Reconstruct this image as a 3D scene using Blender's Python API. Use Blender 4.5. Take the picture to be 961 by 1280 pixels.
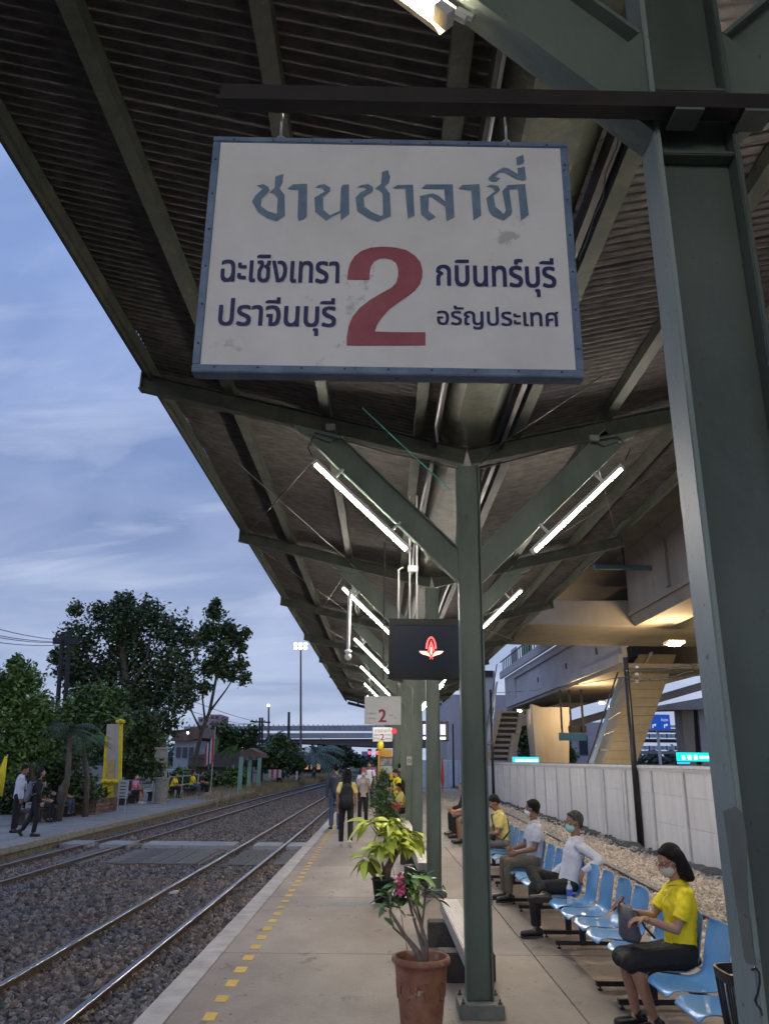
import bpy, bmesh, math, random
import numpy as np
from mathutils import Vector, Matrix
random.seed(7); np.random.seed(7)
for o in list(bpy.data.objects): bpy.data.objects.remove(o)
S = bpy.context.scene; COL = S.collection
R = math.radians

# ------------------------------------------------------------------ camera
FPX, CX, CY = 970.0, 480.5, 640.0          # measured on the photograph (961 x 1280)
CAM = Vector((0, 0, 1.85))
Yc = Vector((468-CX, -(950-CY), -FPX)).normalized()
vz = Vector((34.0, 0, -FPX)); vz.y = -(vz.x*Yc.x + vz.z*Yc.z)/Yc.y
Zc = vz.normalized(); Xc = Yc.cross(Zc)
RT = Matrix((Xc, Yc, Zc))                  # camera -> world rotation
cd = bpy.data.cameras.new('camera'); cam = bpy.data.objects.new('camera', cd); COL.objects.link(cam)
cd.sensor_fit = 'VERTICAL'; cd.sensor_height = 36.0; cd.lens = FPX/1280*36.0
cd.clip_start = 0.05; cd.clip_end = 6000
cam.matrix_world = Matrix.Translation(CAM) @ RT.to_4x4()
S.camera = cam

# ------------------------------------------------------------------ world: dusk sky
W = bpy.data.worlds.new('World'); S.world = W; W.use_nodes = True
nt = W.node_tree; nt.nodes.clear(); N = nt.nodes.new; Lk = nt.links.new
out = N('ShaderNodeOutputWorld'); bg = N('ShaderNodeBackground')
sky = N('ShaderNodeTexSky'); sky.sky_type = 'NISHITA'; sky.sun_disc = False
sky.sun_elevation = R(4); sky.sun_rotation = R(250); sky.air_density = 1.2; sky.dust_density = 1.0
tc = N('ShaderNodeTexCoord'); sp = N('ShaderNodeSeparateXYZ'); Lk(tc.outputs['Generated'], sp.inputs[0])
rp = N('ShaderNodeValToRGB'); Lk(sp.outputs['Z'], rp.inputs[0])
el = rp.color_ramp.elements
el[0].position = 0.0; el[0].color = (.52, .60, .78, 1)
el[1].position = 1.0; el[1].color = (.28, .40, .68, 1)
for p, c in ((.10, (.46, .545, .77, 1)), (.28, (.29, .37, .615, 1)), (.55, (.33, .445, .77, 1))):
    e = el.new(p); e.color = c
# clouds: soft flattened banks and a few thin bright streaks
zz = N('ShaderNodeMath'); zz.operation = 'ADD'; Lk(sp.outputs['Z'], zz.inputs[0]); zz.inputs[1].default_value = .35
dv = N('ShaderNodeVectorMath'); dv.operation = 'DIVIDE'; Lk(tc.outputs['Generated'], dv.inputs[0])
cb = N('ShaderNodeCombineXYZ')
for i in range(3): Lk(zz.outputs[0], cb.inputs[i])
Lk(cb.outputs[0], dv.inputs[1])
mp = N('ShaderNodeMapping'); Lk(dv.outputs[0], mp.inputs[0]); mp.inputs['Rotation'].default_value = (0, 0, R(25)); mp.inputs['Scale'].default_value = (1.3, 2.6, 1.0)
n1 = N('ShaderNodeTexNoise'); Lk(mp.outputs[0], n1.inputs['Vector']); n1.inputs['Scale'].default_value = 1.6; n1.inputs['Detail'].default_value = 7; n1.inputs['Roughness'].default_value = .5; n1.inputs['Distortion'].default_value = .5
r1 = N('ShaderNodeValToRGB'); Lk(n1.outputs[0], r1.inputs[0]); r1.color_ramp.elements[0].position = .36; r1.color_ramp.elements[1].position = .62
mx1 = N('ShaderNodeMix'); mx1.data_type = 'RGBA'; Lk(r1.outputs[0], mx1.inputs[0]); Lk(rp.outputs[0], mx1.inputs[6])
hs = N('ShaderNodeMix'); hs.data_type = 'RGBA'; hs.blend_type = 'MULTIPLY'; hs.inputs[0].default_value = 1; Lk(rp.outputs[0], hs.inputs[6]); hs.inputs[7].default_value = (.68, .74, .82, 1)
Lk(hs.outputs[2], mx1.inputs[7])
mp2 = N('ShaderNodeMapping'); Lk(dv.outputs[0], mp2.inputs[0]); mp2.inputs['Rotation'].default_value = (0, 0, R(52)); mp2.inputs['Scale'].default_value = (.9, 3.6, 1.0); mp2.inputs['Location'].default_value = (.3, .1, 0)
n2 = N('ShaderNodeTexNoise'); Lk(mp2.outputs[0], n2.inputs['Vector']); n2.inputs['Scale'].default_value = 1.9; n2.inputs['Detail'].default_value = 8; n2.inputs['Roughness'].default_value = .55; n2.inputs['Distortion'].default_value = .4
r2 = N('ShaderNodeValToRGB'); Lk(n2.outputs[0], r2.inputs[0]); r2.color_ramp.elements[0].position = .54; r2.color_ramp.elements[1].position = .80
r2.color_ramp.elements[1].color = (.75, .75, .75, 1)
mx2 = N('ShaderNodeMix'); mx2.data_type = 'RGBA'; Lk(r2.outputs[0], mx2.inputs[0]); Lk(mx1.outputs[2], mx2.inputs[6]); mx2.inputs[7].default_value = (.56, .64, .82, 1)
ns = N('ShaderNodeMix'); ns.data_type = 'RGBA'; ns.blend_type = 'MULTIPLY'; ns.inputs[0].default_value = 1; Lk(sky.outputs[0], ns.inputs[6]); ns.inputs[7].default_value = (.12, .12, .12, 1)
mx3 = N('ShaderNodeMix'); mx3.data_type = 'RGBA'; mx3.inputs[0].default_value = .9; Lk(ns.outputs[2], mx3.inputs[6]); Lk(mx2.outputs[2], mx3.inputs[7])
Lk(mx3.outputs[2], bg.inputs[0]); bg.inputs[1].default_value = 1.0; Lk(bg.outputs[0], out.inputs[0])

# weak, very soft light of the western sky (overcast dusk)
sl = bpy.data.lights.new('sun', 'SUN'); sl.energy = .25; sl.angle = R(60); sl.color = (.80, .88, 1.0)
so = bpy.data.objects.new('sun', sl); COL.objects.link(so); so.rotation_euler = (R(40), R(-35), 0)

S.view_settings.view_transform = 'Standard'; S.view_settings.look = 'None'; S.view_settings.exposure = .2; S.view_settings.gamma = 1
S.render.engine = 'CYCLES'
S.cycles.use_denoising = True; S.cycles.max_bounces = 6; S.cycles.diffuse_bounces = 3; S.cycles.glossy_bounces = 3
S.cycles.transmission_bounces = 4; S.cycles.sample_clamp_indirect = 4.0; S.cycles.caustics_reflective = False; S.cycles.caustics_refractive = False

# ------------------------------------------------------------------ helpers
def ray(px, py): return RT @ Vector((px-CX, -(py-CY), -FPX))
def atY(px, py, Y):
    d = ray(px, py); return CAM + d*(Y/d.y)
def atZ(px, py, z=0.0):
    d = ray(px, py); return CAM + d*((z-CAM.z)/d.z)
def atX(px, py, x):
    d = ray(px, py); return CAM + d*((x-CAM.x)/d.x)

_m = {}
def mat(name, c, rough=.6, c2=None, scale=6., metal=0., bump=0., bscale=None, stretch=(1, 1, 1), detail=4, emit=None, es=0., alpha=None, spots=None, rand=0., lo=.35, hi=.65, coat=0, spec=None):
    if name in _m: return _m[name]
    m = bpy.data.materials.new(name); m.use_nodes = True; t = m.node_tree; b = t.nodes['Principled BSDF']; _m[name] = m
    b.inputs['Base Color'].default_value = (*c, 1); b.inputs['Roughness'].default_value = rough; b.inputs['Metallic'].default_value = metal
    if spec is not None: b.inputs['Specular IOR Level'].default_value = spec
    if coat: b.inputs['Coat Weight'].default_value = coat
    last = None
    if c2 or bump or spots:
        co = t.nodes.new('ShaderNodeTexCoord'); mpn = t.nodes.new('ShaderNodeMapping'); mpn.inputs['Scale'].default_value = stretch
        t.links.new(co.outputs['Object'], mpn.inputs[0])
    if c2:
        n = t.nodes.new('ShaderNodeTexNoise'); n.inputs['Scale'].default_value = scale; n.inputs['Detail'].default_value = detail; n.inputs['Roughness'].default_value = .6
        t.links.new(mpn.outputs[0], n.inputs['Vector'])
        r = t.nodes.new('ShaderNodeValToRGB'); r.color_ramp.elements[0].position = lo; r.color_ramp.elements[1].position = hi
        r.color_ramp.elements[0].color = (*c, 1); r.color_ramp.elements[1].color = (*c2, 1)
        t.links.new(n.outputs[0], r.inputs[0]); last = r.outputs[0]
    if spots:
        sc, sz, col = spots
        n = t.nodes.new('ShaderNodeTexNoise'); n.inputs['Scale'].default_value = sc; n.inputs['Detail'].default_value = 6; n.inputs['Roughness'].default_value = .7
        t.links.new(mpn.outputs[0], n.inputs['Vector'])
        r = t.nodes.new('ShaderNodeValToRGB'); r.color_ramp.elements[0].position = sz; r.color_ramp.elements[1].position = sz+.05
        t.links.new(n.outputs[0], r.inputs[0])
        mm = t.nodes.new('ShaderNodeMix'); mm.data_type = 'RGBA'; t.links.new(r.outputs[0], mm.inputs[0])
        if last: t.links.new(last, mm.inputs[6])
        else: mm.inputs[6].default_value = (*c, 1)
        mm.inputs[7].default_value = (*col, 1); last = mm.outputs[2]
    if rand:
        oi = t.nodes.new('ShaderNodeObjectInfo'); mr = t.nodes.new('ShaderNodeMapRange'); t.links.new(oi.outputs['Random'], mr.inputs[0])
        mr.inputs[3].default_value = 1-rand; mr.inputs[4].default_value = 1+rand
        vm = t.nodes.new('ShaderNodeVectorMath'); vm.operation = 'SCALE'
        if last: t.links.new(last, vm.inputs[0])
        else: vm.inputs[0].default_value = c
        t.links.new(mr.outputs[0], vm.inputs['Scale']); last = vm.outputs[0]
    if last: t.links.new(last, b.inputs['Base Color'])
    if bump:
        n = t.nodes.new('ShaderNodeTexNoise'); n.inputs['Scale'].default_value = bscale or scale*3; n.inputs['Detail'].default_value = 5
        t.links.new(mpn.outputs[0], n.inputs['Vector'])
        bp = t.nodes.new('ShaderNodeBump'); bp.inputs['Strength'].default_value = bump; bp.inputs['Distance'].default_value = .02
        t.links.new(n.outputs[0], bp.inputs['Height']); t.links.new(bp.outputs[0], b.inputs['Normal'])
    if emit:
        b.inputs['Emission Color'].default_value = (*emit, 1); b.inputs['Emission Strength'].default_value = es
    if alpha is not None: b.inputs['Alpha'].default_value = alpha
    return m

def tag(o, label=None, cat=None, group=None, kind=None):
    if label: o['label'] = label
    if cat: o['category'] = cat
    if group: o['group'] = group
    if kind: o['kind'] = kind
    return o
def empty(name, loc=(0, 0, 0), label=None, cat=None, group=None, kind=None, rz=0):
    o = bpy.data.objects.new(name, None); COL.objects.link(o); o.location = loc; o.rotation_euler = (0, 0, rz)
    o.empty_display_size = .1
    return tag(o, label, cat, group, kind)
def link(name, me, parent=None, loc=(0, 0, 0)):
    o = bpy.data.objects.new(name, me); COL.objects.link(o); o.location = loc
    if parent: o.parent = parent
    return o
def copy_tree(o, parent=None):
    c = o.copy(); COL.objects.link(c)
    if parent: c.parent = parent
    for ch in o.children: copy_tree(ch, c)
    return c

class MB:
    def __init__(s): s.v = []; s.f = []; s.m = []; s.cur = 0
    def add(s, vs, fs):
        b = len(s.v); s.v += [tuple(v) for v in vs]; s.f += [tuple(b+i for i in f) for f in fs]; s.m += [s.cur]*len(fs); return s
    def box(s, a, b, M=None):
        x0, y0, z0 = a; x1, y1, z1 = b
        vs = [Vector(p) for p in ((x0,y0,z0),(x1,y0,z0),(x1,y1,z0),(x0,y1,z0),(x0,y0,z1),(x1,y0,z1),(x1,y1,z1),(x0,y1,z1))]
        if M: vs = [M @ v for v in vs]
        return s.add(vs, [(0,3,2,1),(4,5,6,7),(0,1,5,4),(1,2,6,5),(2,3,7,6),(3,0,4,7)])
    def bar(s, p0, p1, w, h, up=(0, 0, 1)):
        p0 = Vector(p0); p1 = Vector(p1); d = (p1-p0).normalized(); u = Vector(up); sd = d.cross(u)
        if sd.length < 1e-4: sd = Vector((1, 0, 0))
        sd.normalize(); u = sd.cross(d)
        vs = [p+sd*a*w/2+u*b*h/2 for p in (p0, p1) for a, b in ((-1,-1),(1,-1),(1,1),(-1,1))]
        return s.add(vs, [(0,1,2,3),(7,6,5,4),(0,4,5,1),(1,5,6,2),(2,6,7,3),(3,7,4,0)])
    def ibeam(s, p0, p1, h, w, t=.012, up=(0, 0, 1)):
        p0 = Vector(p0); p1 = Vector(p1); d = (p1-p0).normalized(); sd = d.cross(Vector(up)).normalized(); u = sd.cross(d)
        s.bar(p0+u*(h/2-t/2), p1+u*(h/2-t/2), w, t, up); s.bar(p0-u*(h/2-t/2), p1-u*(h/2-t/2), w, t, up)
        return s.bar(p0, p1, t, h-2*t, up)
    def prism(s, pts, vec):
        pts = [Vector(p) for p in pts]; vec = Vector(vec); n = len(pts)
        return s.add(pts+[p+vec for p in pts], [tuple(range(n)), tuple(range(2*n-1, n-1, -1))]+[(i, i+n, (i+1) % n+n, (i+1) % n) for i in range(n)])
    def tube(s, pts, r, n=8, cap=True):
        pts = [Vector(p) for p in pts]; rs = r if isinstance(r, (list, tuple)) else [r]*len(pts)
        b = len(s.v); prev = None; vs = []
        for i, p in enumerate(pts):
            d = (pts[min(i+1, len(pts)-1)]-pts[max(i-1, 0)]).normalized()
            a = prev if prev else (Vector((0, 0, 1)) if abs(d.z) < .9 else Vector((1, 0, 0)))
            x = (a-d*a.dot(d)).normalized(); y = d.cross(x); prev = x
            vs += [p+(x*math.cos(2*math.pi*k/n)+y*math.sin(2*math.pi*k/n))*rs[i] for k in range(n)]
        fs = [(i*n+k, i*n+(k+1) % n, (i+1)*n+(k+1) % n, (i+1)*n+k) for i in range(len(pts)-1) for k in range(n)]
        if cap: fs += [tuple(range(n-1, -1, -1)), tuple((len(pts)-1)*n+k for k in range(n))]
        return s.add(vs, fs)
    def lathe(s, prof, n=24, c=(0, 0, 0)):
        vs = [(c[0]+r*math.cos(2*math.pi*k/n), c[1]+r*math.sin(2*math.pi*k/n), c[2]+z) for r, z in prof for k in range(n)]
        fs = [(i*n+k, i*n+(k+1) % n, (i+1)*n+(k+1) % n, (i+1)*n+k) for i in range(len(prof)-1) for k in range(n)]
        return s.add(vs, fs)
    def ball(s, c, r, n=10, m=8, M=None):
        if not isinstance(r, (tuple, list)): r = (r, r, r)
        c = Vector(c); vs = []
        for i in range(m+1):
            th = math.pi*i/m
            for k in range(n):
                ph = 2*math.pi*k/n; v = Vector((r[0]*math.sin(th)*math.cos(ph), r[1]*math.sin(th)*math.sin(ph), r[2]*math.cos(th)))
                vs.append(c+((M @ v) if M else v))
        fs = [(i*n+k, (i+1)*n+k, (i+1)*n+(k+1) % n, i*n+(k+1) % n) for i in range(m) for k in range(n)]
        return s.add(vs, fs)
    def loft(s, secs, n=20):      # secs: (center, xaxis, yaxis) closed ends
        vs = []
        for c, ax, ay in secs:
            vs += [Vector(c)+Vector(ax)*math.cos(2*math.pi*k/n)+Vector(ay)*math.sin(2*math.pi*k/n) for k in range(n)]
        L = len(secs)
        fs = [(i*n+k, i*n+(k+1) % n, (i+1)*n+(k+1) % n, (i+1)*n+k) for i in range(L-1) for k in range(n)]
        fs += [tuple(range(n-1, -1, -1)), tuple((L-1)*n+k for k in range(n))]
        return s.add(vs, fs)
    def mesh(s, name, mats, off=(0, 0, 0), smooth=False):
        me = bpy.data.meshes.new(name)
        o = Vector(off); me.from_pydata([Vector(v)-o for v in s.v], [], s.f)
        for m in (mats if isinstance(mats, (list, tuple)) else [mats]): me.materials.append(m)
        if any(s.m): me.polygons.foreach_set('material_index', s.m)
        bm = bmesh.new(); bm.from_mesh(me); bmesh.ops.recalc_face_normals(bm, faces=bm.faces); bm.to_mesh(me); bm.free()
        if smooth: me.shade_smooth()
        me.update(); return me
    def build(s, name, mats, parent=None, smooth=False, loc=None, bevel=0):
        off = Vector(loc) if loc is not None else (parent_loc(parent) if parent else Vector((0, 0, 0)))
        me = s.mesh(name, mats, off, smooth)
        if bevel:
            bm = bmesh.new(); bm.from_mesh(me)
            bmesh.ops.bevel(bm, geom=[e for e in bm.edges if len(e.link_faces) == 2 and e.calc_face_angle(0) > .5], offset=bevel, segments=2, affect='EDGES', clamp_overlap=True)
            bm.to_mesh(me); bm.free()
        o = link(name, me, parent)
        if parent is None and loc is not None: o.location = loc
        return o
def parent_loc(p):
    v = Vector((0, 0, 0))
    while p: v = v+Vector(p.location); p = p.parent
    return v
def evald(me, mods):
    t = bpy.data.objects.new('tmp', me); COL.objects.link(t)
    for ty, kw in mods:
        m = t.modifiers.new('m', ty)
        for k, v in kw.items(): setattr(m, k, v)
    dg = bpy.context.evaluated_depsgraph_get(); dg.update()
    r = bpy.data.meshes.new_from_object(t.evaluated_get(dg)); bpy.data.objects.remove(t); bpy.data.meshes.remove(me)
    return r
def px_prism(mb, pts, Y, depth):
    return mb.prism([atY(a, b, Y) for a, b in pts], (0, depth, 0))
def vox(mb, name, m, size, it=4, off=(0, 0, 0), fold=0):
    me = mb.mesh(name, m, off)
    mods = [('REMESH', dict(mode='VOXEL', voxel_size=size)), ('SMOOTH', dict(factor=.5, iterations=it))]
    if fold:
        if 'folds' not in bpy.data.textures:
            tx = bpy.data.textures.new('folds', 'CLOUDS'); tx.noise_scale = .075; tx.noise_depth = 1; tx.noise_basis = 'VORONOI_F2_F1'
        mods.append(('DISPLACE', dict(texture=bpy.data.textures['folds'], strength=fold, mid_level=.35))); mods.append(('SMOOTH', dict(factor=.5, iterations=2)))
    me = evald(me, mods)
    me.name = name; me.materials.clear(); me.materials.append(m); me.shade_smooth(); return me
def interp(tab, y):
    return float(np.interp(y, [a for a, b in tab], [b for a, b in tab]))
def text_mesh(name, body, m, off=.0, extr=.0008):
    c = bpy.data.curves.new('text', 'FONT'); c.body = body; c.offset = 0; c.extrude = 0; c.resolution_u = 4
    o = bpy.data.objects.new('tmp', c); COL.objects.link(o)
    dg = bpy.context.evaluated_depsgraph_get(); dg.update()
    me = bpy.data.meshes.new_from_object(o.evaluated_get(dg)); bpy.data.objects.remove(o)
    me.materials.clear(); me.materials.append(m); me.name = name
    if off:                      # heavier strokes: the same outlines laid side by side, a hair apart
        bm = bmesh.new(); n = 5
        for k in range(n):
            for dy in (-.35, .35):
                t_ = bmesh.new(); t_.from_mesh(me); bmesh.ops.translate(t_, verts=t_.verts, vec=((k/(n-1)-.5)*2*off, dy*off, 0)); tm = bpy.data.meshes.new('t'); t_.to_mesh(tm); t_.free()
                nv = len(bm.verts); bm.from_mesh(tm); bm.verts.ensure_lookup_table()
                for v in bm.verts[nv:]: v.co.z = .0001*(2*k+(dy > 0))
                bpy.data.meshes.remove(tm)
        bm.to_mesh(me); bm.free()
    return me
def fit_text(name, body, m, x0, x1, z0, z1, y, parent, off=0., flip=False):
    me = text_mesh(name, body, m, off)
    co = np.empty(len(me.vertices)*3); me.vertices.foreach_get('co', co); co = co.reshape(-1, 3)
    mn, mxx = co.min(0), co.max(0); pl = parent_loc(parent)
    nx = (co[:, 0]-mn[0])/(mxx[0]-mn[0]); nz = (co[:, 1]-mn[1])/(mxx[1]-mn[1])
    new = np.stack([x0+nx*(x1-x0)-pl.x, y-pl.y-co[:, 2], z0+nz*(z1-z0)-pl.z], 1)
    me.vertices.foreach_set('co', new.ravel()); me.update()
    return link(name, me, parent)

# ------------------------------------------------------------------ materials
WEBD = None
GREEN = mat('green_paint', (.085, .115, .088), .5, c2=(.145, .18, .148), scale=2.2, bump=.2, bscale=24, stretch=(1, 1, .35), spots=(26, .665, (.06, .045, .028)))
STEEL = mat('roof_steel', (.026, .033, .025), .7, c2=(.058, .062, .043), scale=5, bump=.2, bscale=25, spots=(16, .64, (.12, .10, .06)))
GUT = mat('gutter_paint', (.05, .058, .042), .6, c2=(.10, .10, .066), scale=6, bump=.3, spots=(14, .62, (.04, .035, .02)))
DARK = mat('dark_steel', (.013, .010, .010), .5, c2=(.024, .018, .017), scale=8, bump=.1)
SHEET = mat('asbestos_sheet', (.054, .048, .045), .9, c2=(.105, .094, .087), scale=7, bump=.12, bscale=60, stretch=(1, 3, 1), spots=(45, .70, (.18, .16, .14)), rand=.16)
CONC = mat('platform_concrete', (.145, .120, .103), .62, c2=(.295, .247, .215), scale=1.1, bump=.25, bscale=45, detail=12, stretch=(1, .6, 1), spots=(2.6, .60, (.125, .104, .09)), rand=.10, lo=.28, hi=.72)
EDGE = mat('edge_concrete', (.30, .28, .27), .75, c2=(.44, .415, .40), scale=3, bump=.2, bscale=50, spots=(9, .64, (.24, .21, .2)))
YEL = mat('yellow_paint', (.62, .40, .06), .7, c2=(.50, .33, .08), scale=25, spots=(30, .60, (.34, .29, .24)), rand=.12)
OLDC = mat('old_concrete', (.20, .19, .16), .9, c2=(.32, .30, .24), scale=3, bump=.4, bscale=20, stretch=(2, 2, 6), spots=(6, .58, (.08, .075, .06)))
RAILS = mat('rail_side', (.055, .035, .026), .7, c2=(.10, .065, .05), scale=12, bump=.2)
RAILT = mat('rail_top', (.36, .37, .39), .36, metal=1.0, c2=(.24, .23, .23), scale=20)
SLEEP = mat('sleeper', (.09, .075, .065), .85, c2=(.15, .13, .11), scale=6, bump=.3, stretch=(1, 6, 1))
STONE = mat('ballast_stone', (.125, .108, .098), .85, c2=(.20, .175, .16), scale=30, rand=.62)
STONEW = mat('gravel_stone', (.37, .33, .285), .85, c2=(.53, .48, .42), scale=30, rand=.35)
_t = STONE.node_tree; _b = _t.nodes['Principled BSDF']; _l = _b.inputs['Base Color'].links[0].from_socket
_g = _t.nodes.new('ShaderNodeNewGeometry'); _n = _t.nodes.new('ShaderNodeTexNoise'); _n.inputs['Scale'].default_value = .7; _n.inputs['Detail'].default_value = 5; _t.links.new(_g.outputs['Position'], _n.inputs['Vector'])
_r = _t.nodes.new('ShaderNodeValToRGB'); _r.color_ramp.elements[0].position = .38; _r.color_ramp.elements[1].position = .66; _r.color_ramp.elements[0].color = (.85, .92, 1.05, 1); _r.color_ramp.elements[1].color = (1.22, 1.04, .92, 1)
_t.links.new(_n.outputs[0], _r.inputs[0]); _v = _t.nodes.new('ShaderNodeVectorMath'); _v.operation = 'MULTIPLY'; _t.links.new(_l, _v.inputs[0]); _t.links.new(_r.outputs[0], _v.inputs[1]); _t.links.new(_v.outputs[0], _b.inputs['Base Color'])
BED = mat('ballast_bed', (.06, .055, .05), .95, c2=(.11, .10, .09), scale=12, bump=.8, bscale=30)
BEDW = mat('gravel_bed', (.24, .20, .16), .95, c2=(.36, .30, .24), scale=14, bump=.8, bscale=30)
SOIL = mat('soil', (.055, .052, .05), .95, c2=(.10, .095, .09), scale=5, bump=1.0, bscale=14)
GRND = mat('ground', (.075, .075, .05), .95, c2=(.12, .105, .07), scale=.3, bump=.4, bscale=4)
WHITE = mat('sign_white', (.60, .575, .545), .55, c2=(.71, .69, .655), scale=4, bump=.10, bscale=40, detail=10, spots=(5.5, .625, (.46, .43, .40)), lo=.3, hi=.6)
BLUEF = mat('sign_blue_frame', (.085, .135, .22), .55, c2=(.16, .22, .31), scale=14, bump=.2, spots=(22, .62, (.07, .08, .09)))
BLUET = mat('letter_blue', (.09, .155, .24), .6, c2=(.17, .235, .30), scale=25, lo=.3, hi=.7)
NAVY = mat('letter_navy', (.014, .018, .10), .6)
REDP = mat('number_red', (.27, .050, .070), .6, c2=(.34, .085, .10), scale=12, spots=(60, .72, (.5, .3, .3)))
BLACK = mat('black_metal', (.012, .012, .014), .4)
BLKP = mat('black_plastic', (.014, .014, .016), .45)
WPIPE = mat('white_conduit', (.45, .45, .44), .5)
TUBE = mat('tube_glow', (.9, .9, .9), .3, emit=(1.0, .93, .82), es=430)
BATT = mat('batten', (.5, .5, .48), .4)
SEAT = mat('seat_blue', (.085, .25, .50), .32, c2=(.12, .30, .56), scale=5, spots=(7, .64, (.26, .40, .52)), rand=.16, coat=.25, bump=.08, bscale=40, detail=9)
PANEL = mat('wall_panel', (.58, .58, .60), .6, c2=(.70, .70, .72), scale=2.2, bump=.05, stretch=(1, 1.6, .3), detail=8, spots=(3, .64, (.47, .46, .46)), rand=.05)
PFRAME = mat('wall_frame', (.46, .46, .48), .6, c2=(.55, .55, .57), scale=4)
BCONC = mat('bridge_concrete', (.27, .245, .215), .8, c2=(.36, .33, .29), scale=.5, bump=.2, bscale=4, stretch=(1, 1, .4), spots=(1.2, .64, (.17, .155, .14)))
WCONC = mat('pale_concrete', (.40, .40, .43), .75, c2=(.48, .48, .52), scale=.6, bump=.1, bscale=5, spots=(1.5, .66, (.30, .30, .32)))
BEIGE = mat('beige_cladding', (.38, .32, .22), .55, c2=(.44, .37, .26), scale=1.2, rand=.06)
GLASSB = mat('blue_glass', (.25, .34, .46), .12, metal=.3)
BARK = mat('bark', (.07, .055, .04), .9, c2=(.13, .11, .085), scale=12, bump=.6, stretch=(1, 1, .3))
def leafmat(n, c, c2): return mat(n, c, .5, c2=c2, scale=.9, rand=.1)
LEAFD = leafmat('leaf_dark', (.034, .055, .024), (.070, .095, .045))
LEAFM = leafmat('leaf_mid', (.05, .10, .028), (.095, .155, .04))
LEAFL = leafmat('leaf_light', (.10, .19, .03), (.16, .26, .05))
LEAFY = mat('leaf_lime', (.42, .55, .06), .45, c2=(.56, .62, .10), scale=8, rand=.22)
LEAFO = mat('leaf_glossy', (.06, .14, .05), .35, c2=(.11, .21, .07), scale=8, rand=.3)
TERRA = mat('terracotta', (.22, .085, .045), .75, c2=(.31, .15, .09), scale=9, bump=.5, bscale=22, spots=(7, .60, (.40, .30, .22)))
WOOD = mat('bench_wood', (.28, .25, .23), .5, c2=(.42, .38, .35), scale=5, bump=.3, stretch=(8, .5, 8))
WOODD = mat('dark_timber', (.03, .024, .022), .75, c2=(.06, .05, .045), scale=6, bump=.7, bscale=20)
# ------------------------------------------------------------------ ground, tracks, ballast
mb = MB(); mb.box((-1500, -60, -.9), (1500, 3000, -.62)); tag(mb.build('ground', GRND), 'dark earth ground spreading under tracks and platforms', kind='structure')

NEAR = [(-10, -3.55), (0, -3.33), (8, -3.15), (15, -3.02), (23, -2.86), (40, -2.60), (70, -2.0), (110, -.6), (160, 2.5), (240, 10)]
FAR = [(-10, -8.0), (0, -7.75), (15, -7.25), (27, -6.72), (37, -6.40), (50, -6.0), (67, -5.2), (85, -4.2), (120, -2.0), (170, 2.0), (240, 9)]
RGT = [(-10, 3.9), (5, 4.15), (11, 4.42), (16, 4.62), (25, 4.98), (32, 5.2), (60, 6.0), (100, 6.4)]
LPE = [(-20, -9.2), (0, -8.6), (20, -8.15), (30, -7.98), (40, -7.8), (52, -7.4)]
def pe(y): return -1.80+.0135*y                                  # platform edge line

def profile_rail(tab, off, z, y0=-6, y1=240, name='rail', parent=None):
    ys = []; y = y0
    while y < y1: ys.append(y); y += 1.5 if y < 60 else 6
    ys.append(y1)
    prof = [(-.055, -.14), (.055, -.14), (.055, -.125), (.010, -.11), (.010, -.04), (.034, -.03), (.034, -.006), (.028, 0), (-.028, 0), (-.034, -.006), (-.034, -.03), (-.010, -.04), (-.010, -.11), (-.055, -.125)]
    mb = MB(); n = len(prof); vs = []
    for y in ys:
        x = interp(tab, y)+off; vs += [(x+a, y, z+b) for a, b in prof]
    for i in range(len(ys)-1):
        for k in range(n):
            mb.cur = 1 if prof[k][1] >= -.006 and prof[(k+1) % n][1] >= -.006 else 0
            mb.f.append((i*n+k, i*n+(k+1) % n, (i+1)*n+(k+1) % n, (i+1)*n+k)); mb.m.append(mb.cur)
    mb.v = vs
    return mb.build(name, [RAILS, RAILT], parent)
def track(label, tab, z, ymax=60):
    t = empty('railway_track', (interp(tab, 0), 0, z), label, None, kind='structure')
    profile_rail(tab, -.535, z, parent=t); profile_rail(tab, .535, z, parent=t)
    me = None
    y = -5
    while y < ymax:
        x = interp(tab, y)
        if me is None:
            q = MB(); q.box((-.95, -.11, -.16), (.95, .11, 0)); me = q.mesh('sleeper', SLEEP)
        o = link('sleeper', me, t, Vector((x, y, z-.145))-t.location); y += .65
    return t
track('near pair of steel rails running beside platform two', NEAR, -.30)
track('far pair of steel rails beside the left platform', FAR, -.30)
tr = empty('railway_track', (interp(RGT, 0), 0, -.08), 'single brown rail in pale gravel behind the blue chairs', kind='structure')
profile_rail(RGT, 0, -.06, y1=100, parent=tr)

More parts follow.
